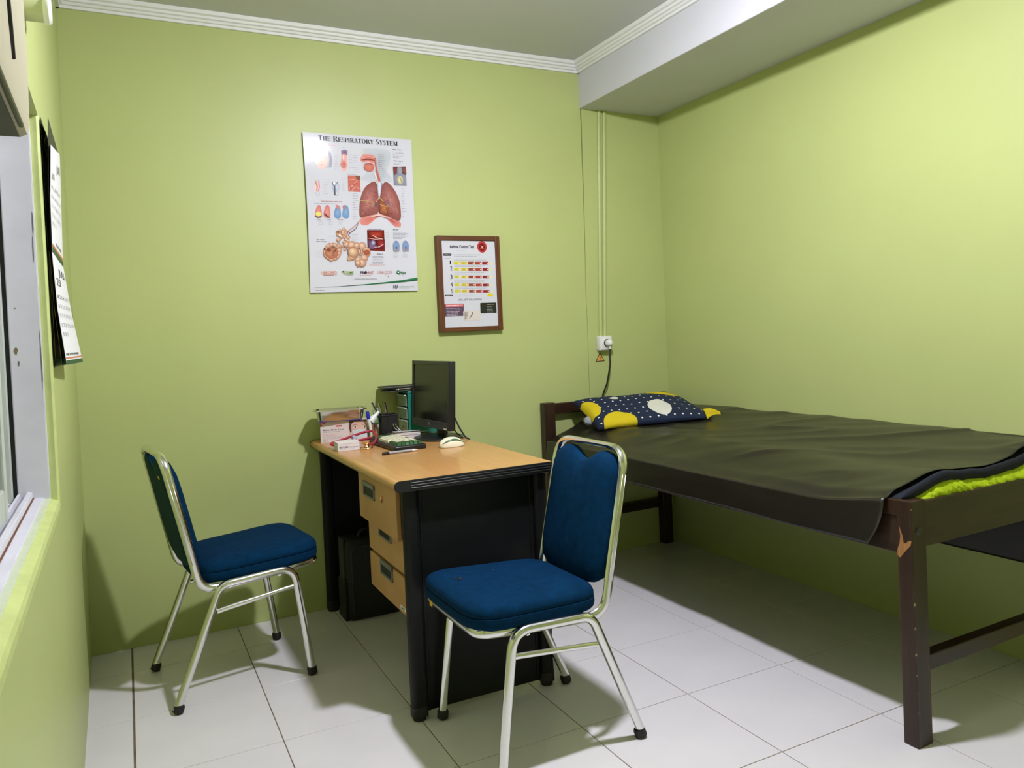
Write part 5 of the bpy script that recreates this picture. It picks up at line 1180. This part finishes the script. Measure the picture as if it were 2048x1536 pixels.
# black mesh pen cup with pens
pc = at_desk('pen_cup', 'black wire mesh pen cup in front of the teal drawer unit', 'pen cup', 1.052, -0.150, R(-6))
bm = B(); h = 0.036
box(bm, -h, h, -h, h, 0, 0.002)
obj('cup_floor', bm, 'rubber', pc)
for k, (ax, sg) in enumerate((('x', -1), ('x', 1), ('y', -1), ('y', 1))):
    bm = B()
    if ax == 'x': box(bm, sg * h - .0006, sg * h + .0006, -h, h, 0, 0.096)
    else: box(bm, -h, h, sg * h - .0006, sg * h + .0006, 0, 0.096)
    obj('mesh_side', bm, mat('black wire mesh', (0.012, 0.012, 0.012, 1), 0.45, alpha=0.86), pc)
obj('cup_rim', tube(B(), fillet([(-h, -h, .097), (h, -h, .097), (h, h, .097), (-h, h, .097)], 0.006, closed=True), 0.0030, seg=8, closed=True), 'rubber', pc, True)
for k, (x, y, dx, dy, ln, m1, lab) in enumerate(((-0.020, -0.005, -0.42, -0.02, 0.165, 'darkgrey', 'dark pen leaning furthest left out of the mesh pen cup'), (-0.012, 0.012, -0.24, 0.05, 0.150, 'steel', 'silver pen between the leaning pens in the mesh cup'), (-0.006, -0.012, -0.16, -0.05, 0.150, 'rubber', 'black pen standing most upright in the mesh cup'))):
    p_ = at_desk('pen', lab, 'pen', 1.052 + x + 0.012, -0.150 + y, 0, DZ + 0.004, 'pens in the mesh cup'); d = Vector((dx, dy, 1)).normalized()
    obj('pen_barrel', tube(B(), [d * 0.0, d * 0.010, d * (ln - .03), d * ln], [0.002, 0.0046, 0.0050, 0.0042], seg=12), m1, p_, 40)
    obj('pen_clip', tube(B(), [d * (ln - .045) + Vector((-.004, -.005, 0)), d * (ln - .004) + Vector((-.004, -.005, 0))], 0.0014, seg=6), 'chrome', p_, 40)
tw = at_desk('chrome_clip', 'shiny chrome clip leaning against the front of the mesh pen cup', 'clip', 1.070, -0.198, 0, DZ)
for q in (-.004, .005): obj('clip_arm', tube(B(), spl([(0.034 + q, -0.012, 0.003), (0.018 + q, -0.006, 0.022), (0.002 + q * 1.5, 0.002, 0.040), (-0.006 + q, 0.006, 0.058)]), 0.0030, seg=8), 'chrome', tw, True)
# paper pad and ruler
pp_ = at_desk('paper_pad', 'thick white paper pad behind the keyboard', 'paper', 1.096, -0.256, R(-20))
for k in range(5): obj('pad_layer', bx(-0.060 + .0006 * (k % 2), 0.060, -0.034 + 0.001 * (k % 3), 0.034, 0.0056 * k, 0.0056 * k + 0.0050, 0.0008, 1), 'card', pp_)
ru = at_desk('steel_ruler', 'flat steel ruler lying on the white paper pad', 'ruler', 1.108, -0.282, R(-17), DZ + 0.0288)
bm = bx(-0.098, 0.098, -0.013, 0.013, 0, 0.001, 0.0003, 1); obj('ruler_blade', bm, 'steel', ru)
F = Flat(lambda x, y, e: (x, y, 0.0011 + e))
for k in range(60): F.rect(-0.095 + k * 0.0032, 0.013 - (0.006 if k % 5 == 0 else 0.0035), -0.0946 + k * 0.0032, 0.013, rgb(60, 60, 60), 1)
F.build('ruler_marks', 'print', ru)['kind'] = 'stuff'
# teal drawer unit with flat trays on top
og = at_desk('drawer_unit', 'teal plastic mini drawer unit with clear drawers behind the monitor', 'organiser', 1.146, -0.152)
obj('unit_top', bx(0.0, 0.150, 0.0, 0.132, 0.180, 0.192, 0.004), 'teal', og, 40); obj('unit_base', bx(0.0, 0.150, 0.0, 0.132, 0.0, 0.008, 0.002), 'teal', og)
for (a, b) in ((0.0, 0.007), (0.125, 0.132)): obj('unit_side', bx(0.0, 0.150, a, b, 0.008, 0.180, 0.002), 'teal', og)
obj('unit_back', bx(0.144, 0.150, 0.007, 0.125, 0.008, 0.180), 'teal', og)
for k in range(3):
    z0 = 0.010 + k * 0.057
    d_ = obj('clear_drawer', bx(-0.006, -0.003, 0.008, 0.124, z0, z0 + 0.052, 0.001, 1), 'clear', og)
    obj('drawer_body', bx(0.004, 0.120, 0.012, 0.120, z0, z0 + 0.044), mat('green tinted drawer inside', (0.16, 0.24, 0.13, 1), 0.4), d_)
    obj('drawer_lip', bx(-0.013, -0.004, 0.010, 0.122, z0 + 0.046, z0 + 0.052, 0.002), mat('frosted clear lip', (0.50, 0.60, 0.50, 1), 0.3), d_)
    obj('drawer_pull', bx(-0.012, -0.006, 0.058, 0.084, z0 + 0.016, z0 + 0.022, 0.002), mat('clear pull', (0.34, 0.42, 0.33, 1), 0.3), d_)
for k, (x0, x1, y0, y1, m1, lab) in enumerate(((-0.086, 0.16, 0.002, 0.132, 'darkgrey', 'dark flat tray lying lowest on the teal drawer unit'), (-0.050, 0.165, 0.004, 0.136, 'steel', 'steel flat tray in the middle on the teal drawer unit'), (-0.095, 0.155, 0.012, 0.138, 'darkgrey', 'thin dark tray lying topmost on the teal drawer unit'))):
    z0 = DZ + 0.1925 + k * 0.0078
    t_ = thing('flat_tray', lab, 'tray', (1.146, -0.152, z0), 0, 'flat trays on the drawer unit')
    obj('tray_plate', bx(x0, x1, y0, y1, 0, 0.003, 0.001, 1), m1, t_)
    obj('tray_rim', tube(B(), fillet([(x0, y0, .0045), (x1, y0, .0045), (x1, y1, .0045), (x0, y1, .0045)], 0.012, closed=True), 0.0026, seg=6, closed=True), m1, t_, True)
